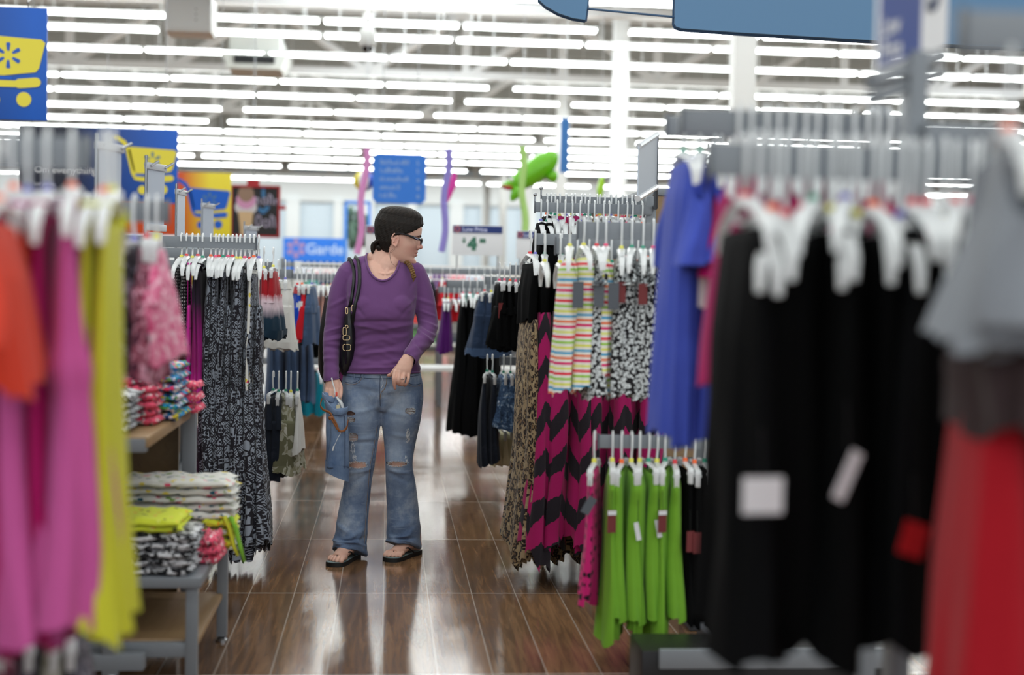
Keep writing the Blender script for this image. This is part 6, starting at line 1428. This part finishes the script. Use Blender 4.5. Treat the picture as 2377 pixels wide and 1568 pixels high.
mb = MB(); q = catm([wp(942, 606, -.005), wp(951, 616, -.055), wp(957, 630, -.078), wp(961, 645, -.085)], 6)
for i, v in enumerate(q):
    s_ = 1 if i % 2 else -1; mb.ball(Vector(v)+Vector((.0045*s_, 0, 0)), (.0115-.0003*i, .008, .0078), 10, 8, R=Matrix.Rotation(.75*s_, 3, 'Y'))
mb.tube([q[-1], Vector(q[-1])+Vector((-.004, 0, -.02))], [.006, .002], 8); mb.build('side_braid', BLOND, hair)
mb = MB(); strand([HL(-.004, -.074, -.055), wp(907, 590, -.06), wp(909, 610, -.075), wp(922, 622, -.085)], .0007); strand([HL(-.006, -.073, -.05), wp(905, 588, -.06), wp(908, 612, -.075)], .0006)
mb.build('loose_strands', HAIR, hair)
mb = MB()
for s_ in (-1, 1): mb.ball(HL(.0595, s_*.0305, .001), .0108*HS, 16, 12)
ey = mb.build('eyes', plain('eye_white', srgb(226, 222, 216), .2), woman)
mb = MB()
for s_ in (-1, 1): mb.ball(HL(.0672, s_*.0305, -.001), (.0052, .0052, .0052), 10, 8)
mb.build('iris', plain('brown_iris', srgb(50, 36, 26), .15), ey)
mb = MB()
for s_ in (-1, 1): mb.tube([HL(.0865, s_*.014, .014), HL(.0865, s_*.028, .019), HL(.077, s_*.045, .014)], [.0022, .0028, .0014], 6)
mb.build('eyebrows', HAIR, woman)
# --- glasses
g = thing('glasses', None, None); g.parent = woman; GB = plain('black_acetate', srgb(24, 24, 30), .3)
mb = MB()
for s_ in (-1, 1):
    q = [HL(.094-.10*max(0, abs(.031+.024*math.cos(a))-.03)*.25, s_*(.031+.024*math.cos(a)), -.004+.0135*math.sin(a)) for a in np.linspace(0, 2*PI, 25)]; mb.tube(q, .0019, 6)
mb.tube([HL(.095, -.009, .0), HL(.098, 0, .003), HL(.095, .009, .0)], .0018, 6); mb.build('rim', GB, g)
for s_ in (-1, 1):
    MB().tube([HL(.089, s_*.056, .002), HL(.080, s_*.069, .003), HL(.060, s_*.0735, .006), HL(.035, s_*.076, .011), HL(.004, s_*.079, .013), HL(-.016, s_*.079, .008)], [.0045, .0068, .0064, .0046, .003, .0025], 8, flat=1).build('temple', GB, g)
    mb = MB(); rd = random.Random(4)
    for k in range(16): u = k/15; mb.ball(HL(.082-.040*u, s_*(.0765+.0005*k/15)+s_*0.0, .004+.005*u+rd.uniform(-.003, .003)), (.0017, .0012, .0014), 6, 4)
    mb.build('temple_pattern', plain('lilac_pattern', srgb(170, 170, 200), .4), g)
    mb = MB(); mb.add([HL(.0935-.10*max(0, abs(.031+.023*math.cos(a))-.03)*.25, s_*(.031+.023*math.cos(a)), -.004+.0128*math.sin(a)) for a in np.linspace(0, 2*PI, 20, endpoint=False)], [tuple(range(20))])
    gl = NT('spectacle_glass'); gl.fin(srgb(225, 240, 245), 0.05); tr = gl.n('ShaderNodeBsdfTransparent'); mx = gl.n('ShaderNodeMixShader'); mx.inputs[0].default_value = .9; gl.l(gl.b.outputs[0], mx.inputs[1]); gl.l(tr.outputs[0], mx.inputs[2]); gl.l(mx.outputs[0], gl.out.inputs[0]); mb.build('lens', gl.m, g, smooth=False)
# ring on her left hand
rg = [hp(934, 880, -.226)+Vector((.0100*math.cos(a), .0100*math.sin(a), .001*math.sin(a))) for a in np.linspace(0, 2*PI, 20)]
o = MB().tube(rg, .0014, 6).ball(hp(936, 880, -.238), .003, 8, 6).build('ring', CHROME, woman)

# --- shoulder bag
bag = thing('shoulder_bag', 'black leather shoulder bag with gold buckles hung from the woman\'s shoulder', 'bag', (0, 0, 0)); LEA = plain('black_leather', srgb(16, 17, 19), .35); GOLD = plain('pale_gold_metal', srgb(222, 196, 150), .25, .9)
mb = MB(); rows = [(756, 812, 688, .22, .03), (750, 818, 720, .22, .055), (742, 822, 770, .22, .075), (739, 824, 820, .22, .085), (742, 818, 862, .21, .085), (756, 802, 892, .20, .06)]
R = []
for v in catm([S5(a, b, c, d, h) for a, b, c, d, h in rows], 5):
    R.append([(v[0]+v[3]*math.copysign(abs(math.cos(t))**.8, math.cos(t))*(1+.03*math.sin(7*t+v[2]*20)), v[1]+v[4]*math.copysign(abs(math.sin(t))**.8, math.sin(t)), v[2]+.004*math.sin(5*t)) for t in np.linspace(0, 2*PI, 40, endpoint=False)])
mb.rings(R[::-1]); mb.build('body', LEA, bag, smooth='all')
def sy(px, py, off): p = wp(px, py); y = surf_y(shirt, p.x, p.z); return Vector((p.x, (y if y is not None else WY-.08)-off, p.z))
def strapq(pts, tail): 
    q = [sy(a, b, .006) for a, b in pts]; return tail+q
mb = MB(); a = [wp(811, 604, .05), wp(811, 600, .01)]; mb.tube(catm(strapq([(817, 611), (822, 630), (822, 655), (819, 680), (815, 705)], a)+[wp(808, 722, -.02), wp(803, 745, .02)], 4), .0085, 8, flat=.9)
mb.tube(catm(strapq([(832, 608), (835, 630), (835, 660), (831, 685), (825, 710), (821, 735)], [wp(826, 597, .06), wp(826, 597, .02)])+[wp(815, 760, -.06), wp(812, 780, .0)], 4), .0085, 8, flat=.9)
mb.tube(catm([wp(811, 604, .05), wp(800, 640, .14), wp(790, 690, .2)], 4), .0085, 8).tube(catm([wp(826, 597, .06), wp(812, 640, .15), wp(800, 690, .2)], 4), .0085, 8); mb.build('handle', LEA, bag)
mb = MB(); S_ = -.085
RR = []
for v in catm([S5(a_, b_, c_, S_+.05, h_) for a_, b_, c_, h_ in ((808, 822, 708, .02), (800, 824, 735, .045), (791, 827, 785, .055), (787, 823, 830, .055), (789, 812, 858, .045), (794, 804, 870, .03))], 5):
    RR.append([(v[0]+v[3]*math.copysign(abs(math.cos(t))**.8, math.cos(t)), v[1]+v[4]*math.sin(t)*(1+.05*math.sin(6*t+v[2]*50)), v[2]) for t in np.linspace(0, 2*PI, 30, endpoint=False)])
mb.rings(RR[::-1]); mb.build('side_panel', LEA, bag)
mb = MB(); mb.tube([wp(800, 775, S_-.006), wp(802, 800, S_-.012), wp(803, 845, S_-.006)], .012, 8, flat=.3); mb.build('buckle_strap', LEA, bag)
def ringm(mb, cx, cy_, w, h, r=.0019, dy=S_-.018): mb.tube([wp(cx+w*math.copysign(abs(math.cos(a))**.5, math.cos(a)), cy_+h*math.copysign(abs(math.sin(a))**.5, math.sin(a)), dy) for a in np.linspace(0, 2*PI, 25)], r, 6)
for cx, cy_, w, h in ((804, 785, 8, 5), (805, 807, 9, 7), (800, 770, 4, 9), (805, 759, 3, 3)):
    mb = MB(); ringm(mb, cx, cy_, w, h); mb.build('buckle', GOLD, bag)
for cx, cy_ in ((819, 716), (805, 722)):
    mb = MB(); ringm(mb, cx, cy_, 2.5, 7, .002, S_-.006); mb.build('strap_ring', GOLD, bag)
pk = thing('pink_cloth', 'scrap of pink cloth showing between the bag and the jeans pocket', 'cloth', (0, 0, 0))
mb = MB(); mb.prism([(0, 0), (8*px2m, 6*px2m), (7*px2m, 24*px2m), (3*px2m, 30*px2m), (-5*px2m, 14*px2m)], -.01, .01, org=wp(792, 884, .10)); mb.build('fold', F['pink'], pk)

# --- the denim shorts on a clear hanger in her right hand
def ribbon(mb, pts, h, t, tilt=0.0):
    q = catm(pts, 5); R = []
    for i in range(len(q)):
        d = Vector(q[min(i+1, len(q)-1)]-q[max(i-1, 0)]).normalized(); nn = Vector((d.y, -d.x, 0)); nn = nn.normalized() if nn.length > 1e-4 else Vector((0, -1, 0)); c = Vector(q[i]); up = Vector((0, 0, 1))+d*0; up = (up-d*up.dot(d)).normalized()
        R.append([c+up*h/2*a+nn*t/2*b for a, b in ((1, .6), (.85, 1), (-.85, 1), (-1, .6), (-1, -.6), (-.85, -1), (.85, -1), (1, -.6))])
    mb.rings(R)
DS = printed('light_blue_denim', lambda t: t.mix(t.math('MULTIPLY', t.noise(t.mapv(t.obj(), (1, 1, .08)), 420, 2), .45), t.ramp(t.noise(t.obj(), 10, 4, .6), [(.3, srgb(92, 116, 152)), (.6, srgb(132, 154, 184)), (.8, srgb(166, 182, 204))]), srgb(54, 74, 108)))
sh = thing('denim_shorts', 'folded light blue denim shorts with a tan belt held in the woman\'s hand', 'shorts', (0, 0, 0)); dS = -.15
def leafloft(rows, m, parent, name, n=36, e=.7, wob=.004, seed=0):
    R = []
    for v in catm([(*wp((a+b)/2, c, d), (b-a)/2*px2m, h) for a, b, c, d, h in rows], 5):
        R.append([(v[0]+v[3]*math.copysign(abs(math.cos(t))**e, math.cos(t)), v[1]+v[4]*math.copysign(abs(math.sin(t))**e, math.sin(t))-wob*math.sin(5*v[0]*40+t*2+seed)*(math.sin(t) < 0), v[2]+.003*math.sin(3*t+seed)) for t in np.linspace(0, 2*PI, n, endpoint=False)])
    mb = MB(); mb.rings(R[::-1]); return mb.build(name, m, parent, smooth='all')
leafloft([(752, 776, 912, dS+.03, .012), (754, 788, 928, dS+.02, .022), (757, 796, 960, dS+.01, .032), (757, 800, 1000, dS+.01, .036), (758, 796, 1030, dS+.01, .034), (756, 780, 1084, dS+.015, .030)], DS, sh, 'back_leg', seed=2)
f1 = leafloft([(766, 803, 948, dS-.008, .022), (768, 806, 972, dS-.015, .028), (768, 809, 1010, dS-.02, .032), (764, 810, 1050, dS-.02, .034), (758, 810, 1085, dS-.02, .036)], DS, sh, 'front_leg', seed=5)
R = []
for f in (0, .35, 1):
    row = []
    for t in np.linspace(0, 2*PI, 36, endpoint=False):
        cxp = 757+(811-757)*.5; p = wp(783+28*math.cos(t), 1077+30*f+(10 if True else 0)*math.cos(t)*.9+3*f*math.cos(t), dS-.02); row.append((p.x, p.y-.040*math.sin(t), p.z))
    R.append(row)
MB().rings(R[::-1], cap=False).build('turned_up_cuff', DS, sh, smooth='all')
mb = MB(); ribbon(mb, [wp(756, 934, dS-.01), wp(764, 945, dS-.034), wp(776, 957, dS-.046), wp(790, 958, dS-.052), wp(803, 953, dS-.040), wp(807, 950, dS-.01)], .024, .007)
ribbon(mb, [wp(749, 916, dS+.03), wp(752, 922, dS-.005), wp(762, 926, dS-.015), wp(775, 930, dS-.005)], .024, .006)
mb.build('waistband', DS, sh, smooth='all')
BELT = plain('tan_leather', srgb(138, 84, 44), .5)
mb = MB(); ribbon(mb, [wp(747, 926, dS-.02), wp(744, 942, dS-.035), wp(751, 952, dS-.045), wp(765, 958, dS-.055), wp(772, 970, dS-.06), wp(780, 984, dS-.064), wp(787, 1000, dS-.068), wp(797, 1001, dS-.070), wp(805, 992, dS-.062), wp(808, 976, dS-.045)], .010, .003); mb.build('belt', BELT, sh)
mb = MB(); mb.ball(wp(768, 971, dS-.06), (.012, .006, .010), 10, 8); mb.tube([wp(768, 972, dS-.062), wp(776, 985, dS-.066), wp(783, 998, dS-.07)], .0035, 6); mb.build('belt_knot', BELT, sh)
mb = MB(); mb.tube([wp(792, 1003, dS-.066), wp(782, 1022, dS-.07), wp(774, 1040, dS-.07)], .0012, 5).tube([wp(775, 1036, dS-.07), wp(772, 1047, dS-.07)], .0035, 6); mb.build('drawstring', THR, sh)
mb = MB(); mb.tube([wp(800, 966, dS-.058), wp(801, 1010, dS-.058), wp(801, 1050, dS-.06), wp(801, 1088, dS-.06)], .0022, 6).tube([wp(778, 963, dS-.05), wp(790, 966, dS-.055), wp(804, 962, dS-.05)], .0014, 6); mb.build('side_seam', STD, sh)
mb = MB(); mb.tube(catm([wp(764, 962, dS-.03), wp(772, 968, dS-.036), wp(780, 966, dS-.04)], 4), .0015, 6); mb.build('pocket_edge', THR, sh)
hg = thing('clothes_hanger', 'clear hanger with a red size marker pinched in the woman\'s fingers', 'hanger', (0, 0, 0))
mb = MB(); mb.tube(catm([wp(770, 878, -.128), wp(772, 888, -.138), wp(776, 902, -.15), wp(778, 914, -.155)], 4), [.0035]*12+[.004], 8); mb.build('hook', CLEAR, hg)
mb = MB(); mb.tube(catm([wp(778, 914, -.155), wp(784, 926, -.162), wp(792, 936, -.165), wp(796, 948, -.165), wp(795, 955, -.165)], 4), [.007]*6+[.010]*6+[.009]*5, 10, flat=.6); mb.tube([wp(786, 936, -.16), wp(789, 954, -.16)], [.006, .008], 8); mb.build('clip_bar', CLEAR, hg)
MB().box(wp(781, 916, -.160), (.009, .012, .020), .002).build('size_clip', plain('coral_marker', srgb(232, 84, 66), .4), hg)
MB().box(wp(785, 946, dS-.03), (.016, .002, .022)).build('paper_label', F['cream'], hg)
